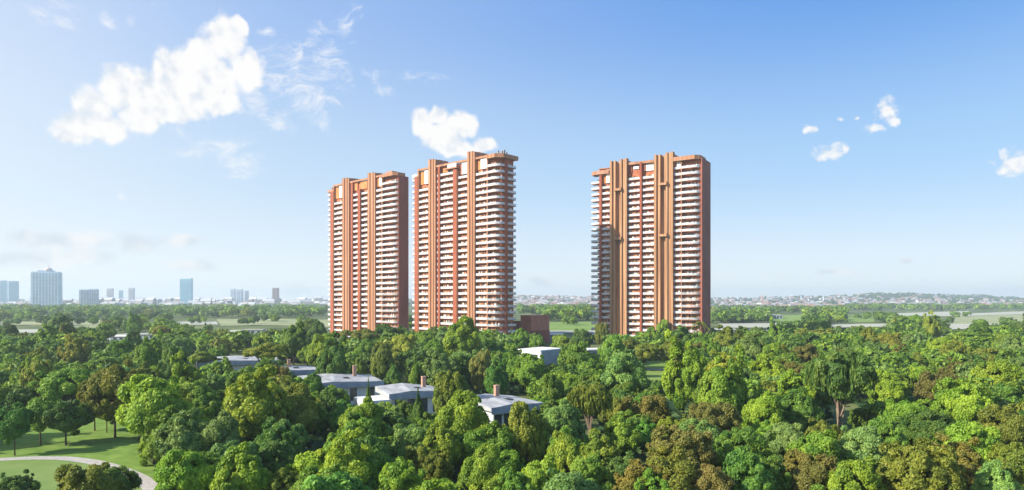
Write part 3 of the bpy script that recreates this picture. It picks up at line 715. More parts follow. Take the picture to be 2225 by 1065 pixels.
# steeples and masts on the skyline
def steeple(label, px, ytop, d, w, m):
    p = at(px, d); zt_ = CAMH + (HY - ytop) * d / F; z0 = hill(px, d)
    r = empty('steeple', (p.x, p.y, z0), 0, label=label, category='steeple', group='steeples of the far town')
    MB().tube([(0, 0, -2), (0, 0, (zt_ - z0) * .65)], [w, w * .8], 6).build('shaft', m, r)
    MB().tube([(0, 0, (zt_ - z0) * .65 + .01), (0, 0, (zt_ - z0) * .75), (0, 0, zt_ - z0)], [w * 1.1, w * .6, w * .15], 6).build('spire', m, r)
steeple('reddish chimney-like steeple in the far town', 1656, 640, 3500, 5, br)
steeple('dark slim tower in the far town with a paler one beside it', 1731, 647, 3300, 6, dk)
steeple('pale slim spire next to the dark tower in the far town', 1741, 642, 3600, 5, gy)
steeple('thin pale mast in the town where the wooded ridge begins', 1789, 643, 3300, 3, wh)
steeple('small dark spire close behind the detached tower', 1604, 641, 4200, 6, gy)
steeple('hazy spire on top of the wooded ridge', 2112, 642, 5000, 7, gy)
steeple('hazy second spire on the wooded ridge, broader', 2118, 640, 5050, 9, gy)
# ------------------------------------------------------------------ trees
def sphere_dirs(rg, n):
    d = rg.normal(size=(n, 3)); return d / np.linalg.norm(d, axis=1, keepdims=True)
def leaf_quads(rg, pos, nrm, ln, wd, hang=0.0, axis=None):
    "rhombic leaf sprays: pos n x 3, nrm n x 3"
    n = len(pos); r = sphere_dirs(rg, n)
    if axis is not None: r = r * .75 + axis
    if hang: r = r * (1 - hang) + np.array([0, 0, -1.0]) * hang
    t = r - nrm * np.sum(r * nrm, axis=1, keepdims=True); t /= np.linalg.norm(t, axis=1, keepdims=True) + 1e-9
    b = np.cross(nrm, t); s = rg.uniform(.65, 1.35, (n, 1))
    v = np.empty((n, 4, 3)); v[:, 0] = pos - t * ln * s; v[:, 1] = pos - b * wd * s + nrm * wd * .25; v[:, 2] = pos + t * ln * s; v[:, 3] = pos + b * wd * s + nrm * wd * .25
    return v
def crown_quads(kind, seed, n_leaf, leaf):
    rg = np.random.default_rng(seed)
    nl = {'c': 40, 's': 85, 'v': 34, 'u': 34, 't': 60}.get(kind, 64)
    i = np.arange(nl) + .5; ph = np.arccos(1 - 2 * i / nl); th = np.pi * (1 + 5 ** .5) * i
    c = np.stack([np.cos(th) * np.sin(ph), np.sin(th) * np.sin(ph), np.cos(ph)], 1) + rg.normal(0, .16, (nl, 3))
    c = c[c[:, 2] > {'u': -.35, 'v': -.1, 'w': -.35}.get(kind, -.8)]
    rad = rg.uniform(.46, .86, (len(c), 1)); lr = rg.uniform(.13, .34, len(c))
    c = c / np.linalg.norm(c, axis=1, keepdims=True) * rad
    ex = sphere_dirs(rg, 60); ex = ex[ex[:, 2] > -.3]; c = np.vstack([c, ex * rg.uniform(.70, .94, (len(ex), 1))]); lr = np.concatenate([lr, rg.uniform(.10, .19, len(ex))])
    keepers = rg.random(len(c)) > .13; c, lr = c[keepers], lr[keepers]
    if kind in 'rtsl':      # upright leading shoots
        nu = 9; cu = np.stack([rg.uniform(-.55, .55, nu), rg.uniform(-.55, .55, nu), rg.uniform(.62, 1.02, nu)], 1); c = np.vstack([c, cu]); lr = np.concatenate([lr, rg.uniform(.11, .22, nu)])
    if kind == 's':
        lr *= .85; c *= 1.05
    c = np.vstack([c, rg.normal(0, .18, (5, 3))]); lr = np.concatenate([lr, np.full(5, .38)])
    # a lopsided crown: bulges differ by direction
    k = rg.normal(size=(3, 3)); bul = 1 + .18 * np.sin(c @ k.T * 1.9).sum(1, keepdims=True); c = c * bul
    w = lr ** 2; li = rg.choice(len(c), n_leaf, p=w / w.sum())
    d = sphere_dirs(rg, n_leaf); oc = c[li] / (np.linalg.norm(c[li], axis=1, keepdims=True) + 1e-6)
    flip = np.sum(d * oc, axis=1) < -.25; d[flip] *= -1
    p = c[li] + d * (lr[li] * rg.uniform(.45, 1.12, n_leaf))[:, None]
    lt = np.clip(.5 + rg.normal(0, .22, len(c)), 0, 1)
    tint = np.clip(lt[li] * .6 + rg.uniform(0, .4, n_leaf), 0, 1)
    nr = d * .7 + oc * .3 + np.array([0, 0, .25]) + rg.normal(0, .55, (n_leaf, 3)); nr /= np.linalg.norm(nr, axis=1, keepdims=True)
    if kind == 'c': prof = lambda z: np.where(z > -.4, .5 * (1.15 - z) / 1.45, .5 * (z + 1.3) / .9 * 1.0)
    zc, zh = {'r': (.60, .44), 't': (.54, .50), 'w': (.62, .44), 'c': (.52, .50), 's': (.54, .50), 'v': (.72, .29), 'u': (.76, .26), 'l': (.66, .37)}[kind]
    sc_ = np.array([.53, .53, zh])
    if kind == 'c':
        f = np.clip(prof(p[:, 2]) * 2, .08, 1.1)[:, None]; p = np.concatenate([p[:, :2] * f, p[:, 2:]], 1)
    if kind == 'u': p[:, 2] = np.where(p[:, 2] < 0, p[:, 2] * .55, p[:, 2])
    p = p * sc_ + np.array([0, 0, zc])
    q = leaf_quads(rg, p, nr, leaf * (.85 if kind == 's' else 1), leaf * (.40 if kind in 'su' else .52), axis=d * .5 + oc * .4 + np.array([0, 0, .5]))
    if kind == 'v':      # hanging sprays
        ns = n_leaf // 130; a = rg.uniform(0, 2 * np.pi, ns); rr = np.sqrt(rg.uniform(.05, 1, ns)) * .52
        x, y = rr * np.cos(a), rr * np.sin(a); top = zc + zh * np.sqrt(np.clip(1 - (rr / .56) ** 2, 0, 1)) * rg.uniform(.6, 1.0, ns); ln = rg.uniform(.05, .24, ns)
        m = 42; t = rg.uniform(0, 1, (ns, m)); pp = np.stack([(x[:, None] * (1 + .12 * t)), y[:, None] * (1 + .12 * t), top[:, None] - ln[:, None] * t], 2) + rg.normal(0, .010, (ns, m, 3))
        pp = pp.reshape(-1, 3); n2 = sphere_dirs(rg, len(pp)); n2[:, 2] *= .3; n2[:, :2] += np.stack([np.repeat(np.cos(a), m), np.repeat(np.sin(a), m)], 1) * .8; n2 /= np.linalg.norm(n2, axis=1, keepdims=True)
        q = np.concatenate([q, leaf_quads(rg, pp, n2, leaf * 1.1, leaf * .28, .75)]); tint = np.concatenate([tint, np.clip(np.repeat(rg.uniform(.1, .9, ns), m), 0, 1)])
    limbs = c[np.argsort(-lr)[:9]] * sc_ + np.array([0, 0, zc])
    return q, tint, limbs
def quads_mesh(name, q, tint, m, colr=None):
    n = len(q); me = bpy.data.meshes.new(name)
    me.vertices.add(n * 4); me.vertices.foreach_set('co', np.ascontiguousarray(q, dtype=np.float32).ravel())
    me.loops.add(n * 4); me.loops.foreach_set('vertex_index', np.arange(n * 4, dtype=np.int32))
    me.polygons.add(n); me.polygons.foreach_set('loop_start', np.arange(0, n * 4, 4, dtype=np.int32)); me.polygons.foreach_set('loop_total', np.full(n, 4, dtype=np.int32))
    a = me.attributes.new('tint', 'FLOAT', 'FACE'); a.data.foreach_set('value', np.ascontiguousarray(tint, dtype=np.float32))
    if colr is not None:
        a = me.attributes.new('leafcol', 'FLOAT_COLOR', 'FACE'); a.data.foreach_set('color', np.ascontiguousarray(np.concatenate([colr, np.ones((n, 1))], 1), dtype=np.float32).ravel())
    me.materials.append(m); me.update(); return me
def trunk_mesh(kind, seed, limbs):
    rg = random.Random(seed); mb = MB(); r0 = {'v': .022, 'l': .022, 'u': .026}.get(kind, .024); pale = kind == 'v'
    fork = {'u': .55, 'l': .34, 'v': .26, 'c': .5}.get(kind, .26)
    if kind == 'v':
        for k in range(4):
            a = rg.uniform(0, 6.28); e = Vector((math.cos(a) * .12, math.sin(a) * .12, .6)); mb.tube([(math.cos(a) * .02, math.sin(a) * .02, -.02), e * .5 + Vector((math.cos(a) * -.01, 0, .0)), e], [r0 * .7, r0 * .45, r0 * .2], 6)
    b = Vector((rg.uniform(-.02, .02), rg.uniform(-.02, .02), fork))
    mb.tube([(0, 0, -.02), (0, 0, .02), b * .5, b, b + Vector((0, 0, .25))], [r0 * 1.5, r0 * 1.15, r0, r0 * .85, r0 * .3], 8)
    for l_ in limbs:
        l_ = Vector(l_); mid = b.lerp(l_, .5) + Vector((0, 0, .03)); mb.tube([b * rg.uniform(.8, 1), mid, l_], [r0 * .55, r0 * .38, r0 * .12], 6)
    return mb.mesh('trunk', M['palebark'] if pale else M['bark'])
def palm_protos(seed):
    rg = np.random.default_rng(seed); Q = []; T = []
    for k in range(26):
        a = rg.uniform(0, 6.28); up = rg.uniform(-.1, 1.0); Ln = rg.uniform(.42, .56)
        for s_ in np.linspace(.06, 1, 26):
            rr = Ln * s_ * math.cos(up * .9); z = .84 + Ln * s_ * math.sin(up * 1.0) * .45 - .28 * s_ ** 2.2
            for sg in (-1, 1):
                wv = .085 * math.sin(min(1, s_ * 1.15) * math.pi * .9 + .2); base = np.array([rr * math.cos(a), rr * math.sin(a), z]); side = np.array([-math.sin(a), math.cos(a), 0]) * sg
                tip = base + side * wv + np.array([math.cos(a), math.sin(a), 0]) * .04 + np.array([0, 0, -.03]); d = np.array([math.cos(a), math.sin(a), 0]) * .012
                Q.append([base - d, base + d, tip + d * .5, tip - d * .5]); T.append(rg.uniform(.2, .9))
    mb = MB(); mb.tube([(0, 0, -.02), (.01, 0, .3), (.0, .01, .6), (0, 0, .85)], [.035, .026, .022, .024], 8)
    return quads_mesh('crown', np.array(Q), np.array(T), M['leaf']), mb.mesh('trunk', M['palebark'])
SPEC = {'r': 5, 't': 3, 'w': 2, 's': 4, 'c': 2, 'v': 2, 'u': 2, 'l': 2}
PROTO = {}
for k_, cnt in SPEC.items():
    PROTO[k_] = []
    for i in range(cnt):
        sdx = sum(map(ord, k_)) * 31 + i * 7
        q, tt, lm = crown_quads(k_, sdx, {'s': 60000, 'c': 26000, 'v': 34000, 'u': 36000}.get(k_, 55000), .026 if k_ == 's' else .028)
        PROTO[k_].append((quads_mesh('crown', q, tt, M['leaf']), trunk_mesh(k_, sdx, lm)))
PROTO['p'] = [palm_protos(3)]
HUE = {'L': (.270, .380, .030), 'M': (.195, .315, .032), 'D': (.115, .205, .030), 'B': (.200, .310, .068), 'O': (.220, .255, .030), 'R': (.215, .200, .038), 'Y': (.290, .320, .040), 'G': (.150, .295, .038)}
HW = {'L': 'bright yellow-green', 'M': 'mid green', 'D': 'dark green', 'B': 'pale bluish-green', 'O': 'olive', 'R': 'rusty brown-green', 'Y': 'pale olive-yellow', 'G': 'emerald green'}
KW = {'r': 'round-crowned tree', 't': 'tall oval tree', 'w': 'spreading tree', 's': 'fine-leaved tree', 'c': 'cypress', 'v': 'weeping tree', 'u': 'flat-topped pine', 'l': 'bare-trunked tree', 'p': 'palm tree'}
NM = {'c': 'cypress_tree', 'p': 'palm_tree', 'u': 'pine_tree', 'v': 'weeping_tree'}
# px, top py, crown width in px, hue, kind (measured on the photograph); a sixth number gives the pixel of the foot
T = '''15 711 45 D r;27 733 28 M r;52 741 45 M r;99 720 52 M r;142 709 40 O t;131 691 50 B r;178 734 42 D r;205 716 35 M r;210 730 40 L r;235 701 40 M r;292 721 38 D t;290 684 30 M t
168 745 62 Y r;250 745 55 M r;328 746 56 M t;353 708 35 O u;385 733 50 B r;375 762 62 D t;290 771 35 M t;238 776 74 M w;80 765 54 O r;72 779 55 L t;86 795 60 Y t;18 753 42 L r;138 805 105 M w;131 771 40 B r
12 815 44 D r;318 805 60 O s;345 832 140 L r;398 797 70 L t;422 826 95 M r;475 828 60 B r;491 780 35 L t;480 805 55 M r;540 805 80 M r;604 803 75 R s
545 838 140 L r;635 850 110 O r;668 826 65 M r;368 905 105 M r;400 925 110 B r;470 915 110 B r;582 942 100 D r;500 962 120 B r;334 932 70 L s;412 995 125 L r;455 1002 110 M r;530 1005 120 L r;615 965 90 D r;338 907 55 L r
196 999 150 O s;245 1024 110 M s;35 1036 70 D s
638 718 65 M r;685 706 45 D r;665 697 30 M r;703 731 60 L r;712 740 75 L r;662 757 35 L r;728 755 65 D t;785 717 75 O w;835 708 80 D w;870 711 40 D r;832 728 40 M r;790 746 50 M r;830 753 50 O t;756 782 30 M t;780 782 30 M t
885 726 70 Y r;862 760 50 Y r;925 726 45 L r;942 712 26 D t;1000 712 85 L r;935 748 65 M r;1005 764 70 B r;902 776 35 M c;955 782 75 B r;990 778 50 B r;855 798 45 D t;975 820 70 O t;800 840 32 M c;908 850 45 D c;672 823 60 G r;725 842 75 D r;645 852 65 L r
785 885 110 L r;835 876 80 L r;868 880 50 M r;1005 870 130 L r;940 905 60 M r;882 923 105 B r;760 925 110 M r;905 962 90 O s;700 980 120 L r;750 975 130 L r;800 1000 100 M r;960 943 90 L r;1035 945 80 M r;940 990 80 O s;1050 985 110 L r;880 1012 110 L r
1075 935 90 M r;1130 890 85 O t;1131 955 45 R s;1215 888 110 B r;1175 925 60 M t;1280 832 95 O v 970;1415 853 105 R s;1350 862 70 O r;1225 952 90 L t;1268 957 60 L r;1355 918 80 M r;1395 925 60 G r;1310 962 90 O r;1105 980 80 M r;1165 1010 100 L r;1275 990 110 M r;1120 1042 90 M r;1262 1030 70 M r;1185 865 50 M r
1443 700 32 M t;1420 722 40 M r;1522 690 40 O p;1475 723 55 D r;1398 748 65 O w;1575 718 60 O r;1618 714 32 M r;1653 714 35 B r;1684 705 32 M t;1735 720 38 O r;1767 729 25 M r;1700 727 25 B t;1457 741 55 O r;1525 734 60 M r;1630 740 65 B r;1510 748 60 R s;1542 745 45 M t
1485 762 85 L t;1522 775 50 M r;1572 777 75 L r;1597 775 45 M r;1672 753 55 L r;1705 756 50 O r;1750 755 60 R s;1668 788 85 L r;1728 795 60 R s;1530 818 75 M r;1580 800 95 M t;1605 812 70 B r;1730 823 95 L r;1655 868 95 L r;1425 824 45 D s;1362 776 95 B r
1265 757 80 M r;1160 778 75 M r;1222 800 50 O s;1195 822 55 M t;1128 722 45 M r;1165 735 38 M r;1215 727 50 M r;1258 715 45 D r;1308 707 32 O t;1330 735 60 M r;1368 742 50 O r;1285 790 60 M r;1060 730 50 M r;1085 752 50 D r;1050 772 55 R t;1082 795 50 D t;1120 782 55 M r
1548 880 110 R s;1500 898 80 O s;1605 892 55 M r;1458 918 70 L s;1490 940 140 R s;1445 968 150 O s;1400 1020 120 R s;1590 940 110 G r;1640 970 70 M r;1630 995 120 G r;1535 1020 120 R s;1720 918 80 B r;1740 990 100 R s;1420 1042 100 M r;1665 1012 90 D r
1825 762 132 D v 952;1812 726 42 M r;1862 735 40 M r;1890 724 45 O r;1940 722 60 O r;1970 733 40 B r;2020 693 35 Y t;2050 705 30 D r;1985 690 35 M r;1905 775 55 R s;1962 755 50 R s;1978 770 50 O r;2000 722 30 B t;2035 738 60 L r;2080 750 65 O r;2148 755 60 O r;2120 708 55 D r;2180 723 55 M r;2212 703 35 D r;2205 748 60 B r
1992 795 60 L v;1930 825 75 L r;2050 815 90 R s;2145 793 95 L r;2207 783 60 B r;2098 842 100 L r;2085 790 60 R s;1950 870 90 M r;2015 905 70 R s;2120 918 140 M r;2190 890 90 O r;1868 935 110 B r;1780 925 70 O r;1930 920 90 M r;1775 985 120 R s;1850 1010 110 L r;1980 972 160 O s;2085 970 120 R s;2190 980 120 O s;2170 1032 90 B r
32 878 66 D l 990;88 865 78 M l 968;143 870 84 D l 968;250 802 108 O l 950;206 838 70 D l 936;232 860 50 O l 940;440 764 62 O u 826;568 745 78 O u 838'''
ENT = []
for ln_ in T.replace('\n', ';').split(';'):
    f_ = ln_.split(); px, yt, w = map(float, f_[:3])
    asp = {'r': .86, 't': .62, 'w': 1.15, 's': .95, 'c': .36, 'v': .85, 'u': .72, 'l': .78, 'p': .62}[f_[4]]
    if len(f_) > 5: d = F * CAMH / (float(f_[5]) - HY); h = CAMH - (yt - HY) * d / F
    else: d = F * CAMH / ((yt - HY) + w / asp); h = w * d / F / asp
    ENT.append(dict(px=px, yt=yt, w=w * d / F, d=d, h=h, hue=f_[3], k=f_[4], x=(px - CX) * d / F))
# protected views (photo pixels): nothing may be planted that would cover these
PROT = [(0, 905, 285, 990), (0, 990, 170, 1062), (255, 1000, 330, 1040), (300, 870, 300, 870), (652, 814, 815, 842), (765, 838, 960, 885), (1027, 858, 1160, 915), (1130, 762, 1225, 792), (1284, 758, 1322, 776), (1404, 784, 1446, 832), (1450, 848, 1498, 890),
        (500, 775, 548, 812), (610, 790, 665, 812), (405, 773, 432, 790), (1120, 686, 1180, 722), (1180, 698, 1284, 735), (1986, 850, 2032, 864), (1808, 880, 1848, 945), (1270, 915, 1296, 960), (655, 729, 695, 738), (705, 728, 765, 738), (470, 694, 712, 712), (1676, 684, 1745, 700), (1840, 682, 1898, 700), (2075, 676, 2225, 704), (1950, 680, 2100, 688), (2045, 704, 2120, 716),
        (1560, 703, 1670, 712), (2028, 730, 2066, 737), (160, 697, 224, 710), (285, 724, 335, 740), (228, 731, 262, 741), (30, 717, 110, 724), (500, 716, 560, 722), (385, 699, 472, 706), (0, 699, 90, 706), (1800, 704, 1930, 711), (716, 560, 862, 722), (896, 560, 1120, 715), (1292, 560, 1540, 726)]
BASES = [(738, 194, 15), (893, 172, 13), (1092, 152, 11), (632, 226, 10), (520, 256, 17), (1172, 297, 13), (1300, 312, 8), (1400, 275, 17), (1426, 270, 14), (1420, 240, 11), (1462, 205, 11), (1448, 210, 9)]
TW = []
for (p0, p1, D_) in (((716, 534.5), (861.5, 474), 14), ((903, 467.5), (1084, 413), 17), ((1299, 455), (1522, 418), 22)):
    a, b = at(*p0).to_2d(), at(*p1).to_2d(); u = (b - a).normalized(); TW.append((a, u, Vector((-u.y, u.x)), (b - a).length, D_))
def blocked(x, d, w, h, covers=True):
    px = CX + x * F / d; yt = HY + (CAMH - h) * F / d; yb_ = HY + CAMH * F / d; hw = w * F / d / 2
    for a, u, v, L_, D_ in TW:
        q = Vector((x, d)) - a
        if -7 - w / 2 < q.dot(u) < L_ + 3 + w / 2 and -2.5 - w / 2 < q.dot(v) < D_ + 2 + w / 2: return True
    for bx, bd, br_ in BASES:
        if math.hypot(x - (bx - CX) * bd / F, d - bd - 4) < br_ + w * .3: return True
    if covers:
        for x0, y0, x1, y1 in PROT:
            if px + hw * .8 > x0 and px - hw * .8 < x1 and yt < y1 and yb_ > y0: return True
    return False
rg = np.random.default_rng(11)
keep = []
for e in ENT:
    keep.append(e)
ENT = keep
def near(x, d, r, lst): return any(abs(x - e['x']) < r + e['w'] and abs(d - e['d']) < r + e['w'] and math.hypot(x - e['x'], d - e['d']) < .36 * (r * 2 + e['w']) for e in lst)
# smaller trees that fill the wood between the measured ones
tries = 0; n_fill = 0
while n_fill < 92 and tries < 20000:
    tries += 1; d = math.sqrt(rg.uniform(62 ** 2, 212 ** 2)); px = rg.uniform(-20, 2245); x = (px - CX) * d / F
    h = rg.uniform(5.5, 9.5); w = h * rg.uniform(.8, 1.1)
    if HY + (CAMH - h) * F / d > 1080: continue
    if blocked(x, d, w, h) or near(x, d, w / 2, ENT): continue
    hue = rg.choice(list('LMMDDOBRGM')) if px > 1350 else rg.choice(list('LMMDDOBLGM'))
    ENT.append(dict(px=px, yt=HY + (CAMH - h) * F / d, w=w, d=d, h=h, hue=hue, k=rg.choice(list('rrstr')), x=x)); n_fill += 1
ENT.sort(key=lambda e: (round(e['d'] / 25), e['px']))
# ---- labels: look + place, then what stands beside it, until each is the only one
MARKS = [('beside the winding lawn path', 150, 985, 190), ('on the mown lawn', 120, 930, 150), ('below the big blue slab block', 100, 740, 90), ('below the pale teal glass tower', 400, 740, 110), ('by the villa between the pines', 520, 800, 75),
         ('at the long villa roof', 735, 840, 95), ('at the villa behind the cypresses', 880, 880, 90), ('by the orange-chimney villa', 1095, 900, 100), ('under the blank-walled tower', 790, 735, 90), ('under the widest tower', 1000, 735, 100),
         ('by the terracotta block', 1150, 735, 55), ('by the white box pavilion', 1190, 790, 75), ('under the detached tower', 1420, 735, 110), ('by the small sunlit lawn', 1430, 840, 90), ('by the small pond', 2010, 855, 100), ('below the wooded ridge', 2020, 715, 190),
         ('by the gravel strip beyond the tower', 1640, 730, 110), ('around the great weeping tree', 1830, 860, 130), ('in the wood before the detached tower', 1560, 900, 190), ('in the wood before the widest tower', 930, 960, 200), ('in the wood before the blank-walled tower', 600, 920, 220),
         ('in the wood below the orange-chimney villa', 1170, 1000, 160), ('in the brown thicket by the frame edge', 1450, 1010, 170), ('in the corner thicket under the ridge', 2120, 960, 200), ('in the wood beside the lawn', 380, 900, 170), ('in the wood above the lawn', 140, 790, 200), ('by the frame edge below the weeping tree', 1780, 1010, 150)]
def place(e):
    py = e['yt'] + e['w'] * F / e['d'] * .5
    return min(MARKS, key=lambda m: math.hypot(e['px'] - m[1], (py - m[2]) * 1.3) / m[3])[0]
def size(e): return 'small ' if e['h'] < 8.2 else 'big ' if e['h'] > 13.2 else ''
bykey = {}
for e in ENT: e['lab'] = f"{size(e)}{HW[e['hue']]} {KW[e['k']]} {place(e)}"; bykey.setdefault(e['lab'], []).append(e)
ORD = ['', 'second', 'third', 'fourth', 'fifth', 'sixth', 'seventh', 'eighth']
def kin(o): return f"{HW[o['hue']].replace('yellow-green', 'yellow').replace('brown-green', 'brown').replace('bluish-green', 'bluish')} {KW[o['k']].split()[-1] if o['k'] not in 'rstwl' else {'r': 'round', 't': 'oval', 's': 'bushy', 'w': 'spreading', 'l': 'lawn'}[o['k']] + ' one'}"
used = set()
for lab, g in bykey.items():
    if len(g) == 1: used.add(lab); continue
    g.sort(key=lambda e: e['d'])
    for i, e in enumerate(g):
        nb = sorted((o for o in ENT if o is not e), key=lambda o: math.hypot(o['px'] - e['px'], o['yt'] - e['yt']))[:6]
        done = False
        for o in nb:
            rel = 'before' if e['d'] < o['d'] - 4 else 'behind' if e['d'] > o['d'] + 4 else 'beside'
            cand = f"{lab}, {rel} {kin(o)}"
            if cand not in used and len(cand.replace('-', 'x').split()) <= 16: e['lab'] = cand; used.add(cand); done = True; break
        if not done: e['lab'] = lab + (', nearest' if i == 0 else f", {ORD[min(i, 7)]} nearest"); used.add(e['lab'])
cntk = {}
def plant(e):
    k = e['k']; i = cntk.get(k, 0); cntk[k] = i + 1; pr = PROTO[k]; cm_, tm = pr[i % len(pr)]
    o = empty(NM.get(k, 'broadleaf_tree'), (e['x'], e['d'], 0), rg.uniform(0, 6.28), label=e['lab'], category={'c': 'cypress', 'p': 'palm'}.get(k, 'tree'), group='trees of the wooded park')
    kk = 1 / (1.06 if k in 'rtwsvl' else 1.0); o.scale = (e['w'] * kk, e['w'] * kk, e['h'] * (.98 if k != 'p' else 1))
    c_ = np.array(HUE[e['hue']]) * rg.uniform(.86, 1.16); c_ = c_ * (1 + rg.normal(0, .05, 3))
    c = obj('crown', cm_, o); c.color = (*np.clip(c_, .005, 1), 1); obj('trunk', tm, o)
for e in ENT: plant(e)

# ------------------------------------------------------------------ the rest of the wood, out to the horizon (one mass)
LOD = {}
for lv, (nq, lf) in {'near': (2000, .066), 'mid': (1000, .092), 'far': (170, .18)}.items():
    LOD[lv] = []
    for k in ('r', 'r', 't', 'r', 'w'):
        q, tt, _ = crown_quads(k, len(LOD[lv]) + 90, nq, lf); LOD[lv].append((q, tt))
Qs, Ts, Cs = [], [], []
def add_mass(x, d, w, h, lv, hue=None, z=0.0):
    q, tt = LOD[lv][rg.integers(5)]; a = rg.uniform(0, 6.28); ca, sa = math.cos(a), math.sin(a)
    p = np.stack([(q[..., 0] * ca - q[..., 1] * sa) * w + x, (q[..., 0] * sa + q[..., 1] * ca) * w + d, q[..., 2] * h + z], -1)
    c_ = np.array(HUE[hue or rg.choice(list('MMMMDDDOBBLM'))]) * rg.uniform(.72, 1.1)
    Qs.append(p); Ts.append(tt); Cs.append(np.repeat(c_[None], len(q), 0))
grid = {}
for e in ENT: grid.setdefault((int(e['x'] // 20), int(e['d'] // 20)), []).append((e['x'], e['d'], e['w'] / 2))
def free(x, d, r, f=.75):
    gx, gy = int(x // 20), int(d // 20)
    for i in (-1, 0, 1):
        for j in (-1, 0, 1):
            for (a, b, c) in grid.get((gx + i, gy + j), ()):
                if math.hypot(a - x, b - d) < f * (r + c): return False
    grid.setdefault((gx, gy), []).append((x, d, r)); return True
def scatter(n, d0, d1, p0, p1, lv, dens=None, h0=7, h1=12, hue=None, covers=True):
    for _ in range(n):
        d = math.sqrt(rg.uniform(d0 ** 2, d1 ** 2)); px = rg.uniform(p0, p1); x = (px - CX) * d / F
        h = rg.uniform(h0, h1); w = h * rg.uniform(.8, 1.2)
        if blocked(x, d, w, h, covers and -30 < px < 2255): continue
        if dens is not None and dens(px, HY + F * CAMH / d) < rg.random(): continue
        if free(x, d, w / 2): add_mass(x, d, w, h, lv, hue)
def patchy(px, py):
    v = math.sin(px * .013 + py * .09) + math.sin(px * .031 - py * .17 + 2) + math.sin(px * .007 + 1)
    return .60 if v > -.25 else .14
scatter(2600, 130, 300, -420, 2640, 'near', None, 5.5, 11)
scatter(3400, 300, 450, -420, 2640, 'mid', None, 6, 12.5)
scatter(2600, 450, 900, -420, 1290, 'mid', patchy, 6, 13)
scatter(2300, 450, 900, 1540, 2640, 'mid', patchy, 6, 13)
def belt(p0, p1, y0, y1, n, lv='far', h0=9, h1=14, hue=None):
    for _ in range(n):
        py = rg.uniform(y0, y1); d = F * CAMH / (py - HY); px = rg.uniform(p0, p1); h = rg.uniform(h0, h1); w = h * rg.uniform(.9, 1.3); x = (px - CX) * d / F
        if blocked(x, d, w, h): continue
        if free(x, d, w / 2, .5): add_mass(x, d, w, h, lv, hue)
belt(-300, 722, 677, 692, 620, h0=10, h1=16); belt(-300, 722, 667, 674, 480, h0=9, h1=14); belt(-300, 250, 684, 700, 160)
belt(1120, 1292, 680, 698, 260, h0=11, h1=17); belt(1120, 1292, 666, 676, 200)
belt(1555, 1690, 690, 703, 130, h0=11, h1=15); belt(1740, 1860, 684, 700, 130, h0=10, h1=15); belt(1545, 1840, 674, 682, 190); belt(1840, 2500, 668, 676, 330, h0=11, h1=16)
belt(1895, 2062, 698, 724, 130, 'mid', 10, 15); belt(2068, 2112, 684, 693, 60, h0=11, h1=15); belt(2110, 2190, 676, 682, 70, h0=10, h1=14); belt(2095, 2400, 716, 735, 90, 'mid', 9, 13, 'D'); belt(1545, 1600, 690, 716, 50, 'mid')
belt(1700, 1880, 714, 728, 110, 'mid', 9, 12, 'D')
for px_, py_, n_ in ((540, 706, 5), (588, 700, 6), (665, 702, 5), (690, 712, 4), (430, 702, 6), (350, 700, 6), (190, 706, 5), (100, 703, 7), (30, 708, 7), (1700, 690, 4), (1600, 698, 9), (1640, 695, 9), (1780, 702, 8), (1960, 700, 8), (2020, 706, 8), (2085, 690, 6), (2130, 708, 6), (2190, 712, 6), (1870, 694, 7), (1920, 690, 8), (1230, 704, 5), (1280, 700, 5), (1160, 706, 3)):
    for _ in range(n_):       # bushes and small trees scattered over the fields
        py = py_ + rg.uniform(-3, 3); d = F * CAMH / (py - HY); x = (px_ + rg.uniform(-18, 18) - CX) * d / F; h = rg.uniform(5, 10)
        if free(x, d, h / 2, .4): add_mass(x, d, h * 1.1, h, 'mid')
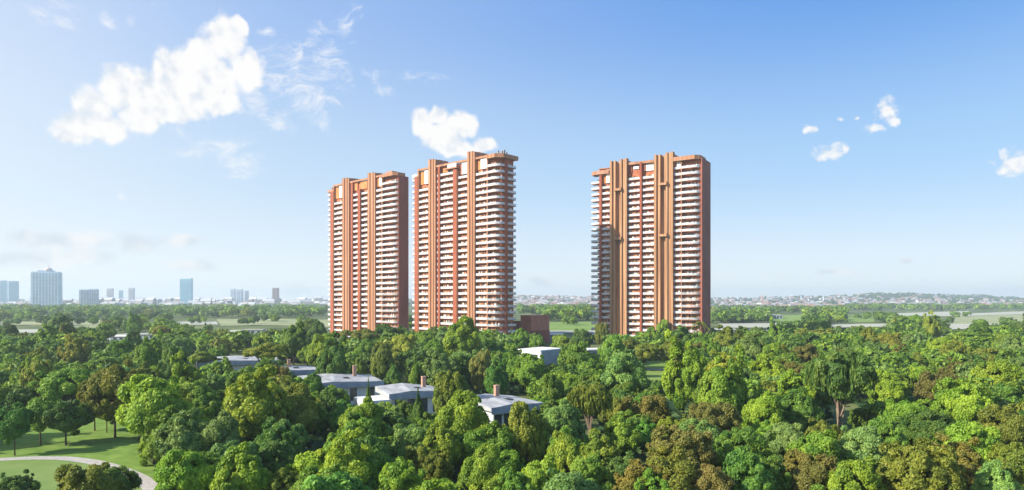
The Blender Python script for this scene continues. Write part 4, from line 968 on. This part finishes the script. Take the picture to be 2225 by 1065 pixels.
for _ in range(1700):       # trees on the wooded ridge and between the far houses
    px = rg.uniform(1850, 2700) if rg.random() < .45 else rg.uniform(-400, 1840); d = rg.uniform(2500, 5200); h = rg.uniform(8, 14)
    add_mass((px - CX) * d / F, d, h * 1.5, h, 'far', 'D', hill(px, d) - 1)
# trees beside the frame that shade the lawn
for x_, d_t in ((-128, 132), (-138, 141), (-150, 150), (-134, 155), (-122, 121), (-145, 163), (-158, 140)): add_mass(x_, d_t, 10, 11, 'mid', 'M')
me = quads_mesh('woodland', np.concatenate(Qs), np.concatenate(Ts), M['leafattr'], np.concatenate(Cs))
obj('distant_woodland', me, kind='stuff', label='mass of green woodland spreading from behind the villas out to the fields', category='woodland')
print('TREES', len(ENT), 'mass', len(Qs), 'quads', sum(len(q) for q in Qs))
# undergrowth between the trunks
n = 26000; d = np.sqrt(rg.uniform(60 ** 2, 330 ** 2, n)); px = rg.uniform(-150, 2375, n); x = (px - CX) * d / F
ok = np.array([not blocked(a, b, 1.5, 1.2) for a, b in zip(x, d)]) & ~((CX + x * F / d < 345) & (HY + CAMH * F / d > 898)); x, d = x[ok], d[ok]
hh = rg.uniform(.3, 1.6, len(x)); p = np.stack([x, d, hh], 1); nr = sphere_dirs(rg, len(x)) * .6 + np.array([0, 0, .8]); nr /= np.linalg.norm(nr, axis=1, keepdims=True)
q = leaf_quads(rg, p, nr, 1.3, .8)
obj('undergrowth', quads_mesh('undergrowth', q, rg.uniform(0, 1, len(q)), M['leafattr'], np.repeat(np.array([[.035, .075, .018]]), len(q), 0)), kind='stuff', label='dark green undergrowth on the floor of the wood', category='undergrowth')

# ------------------------------------------------------------------ haze
hb = MB().box(-7900, 7900, -500, 7900, -2.0, 140)
m = bpy.data.materials.new('haze'); m.use_nodes = True; n = m.node_tree.nodes; l = m.node_tree.links
n.remove(n['Principled BSDF']); pv = n.new('ShaderNodeVolumePrincipled'); pv.inputs['Color'].default_value = (.78, .90, 1.0, 1); pv.inputs['Density'].default_value = HAZE; pv.inputs['Anisotropy'].default_value = 0.2
l.new(pv.outputs[0], n['Material Output'].inputs['Volume'])
hb.build('haze', m, kind='stuff')
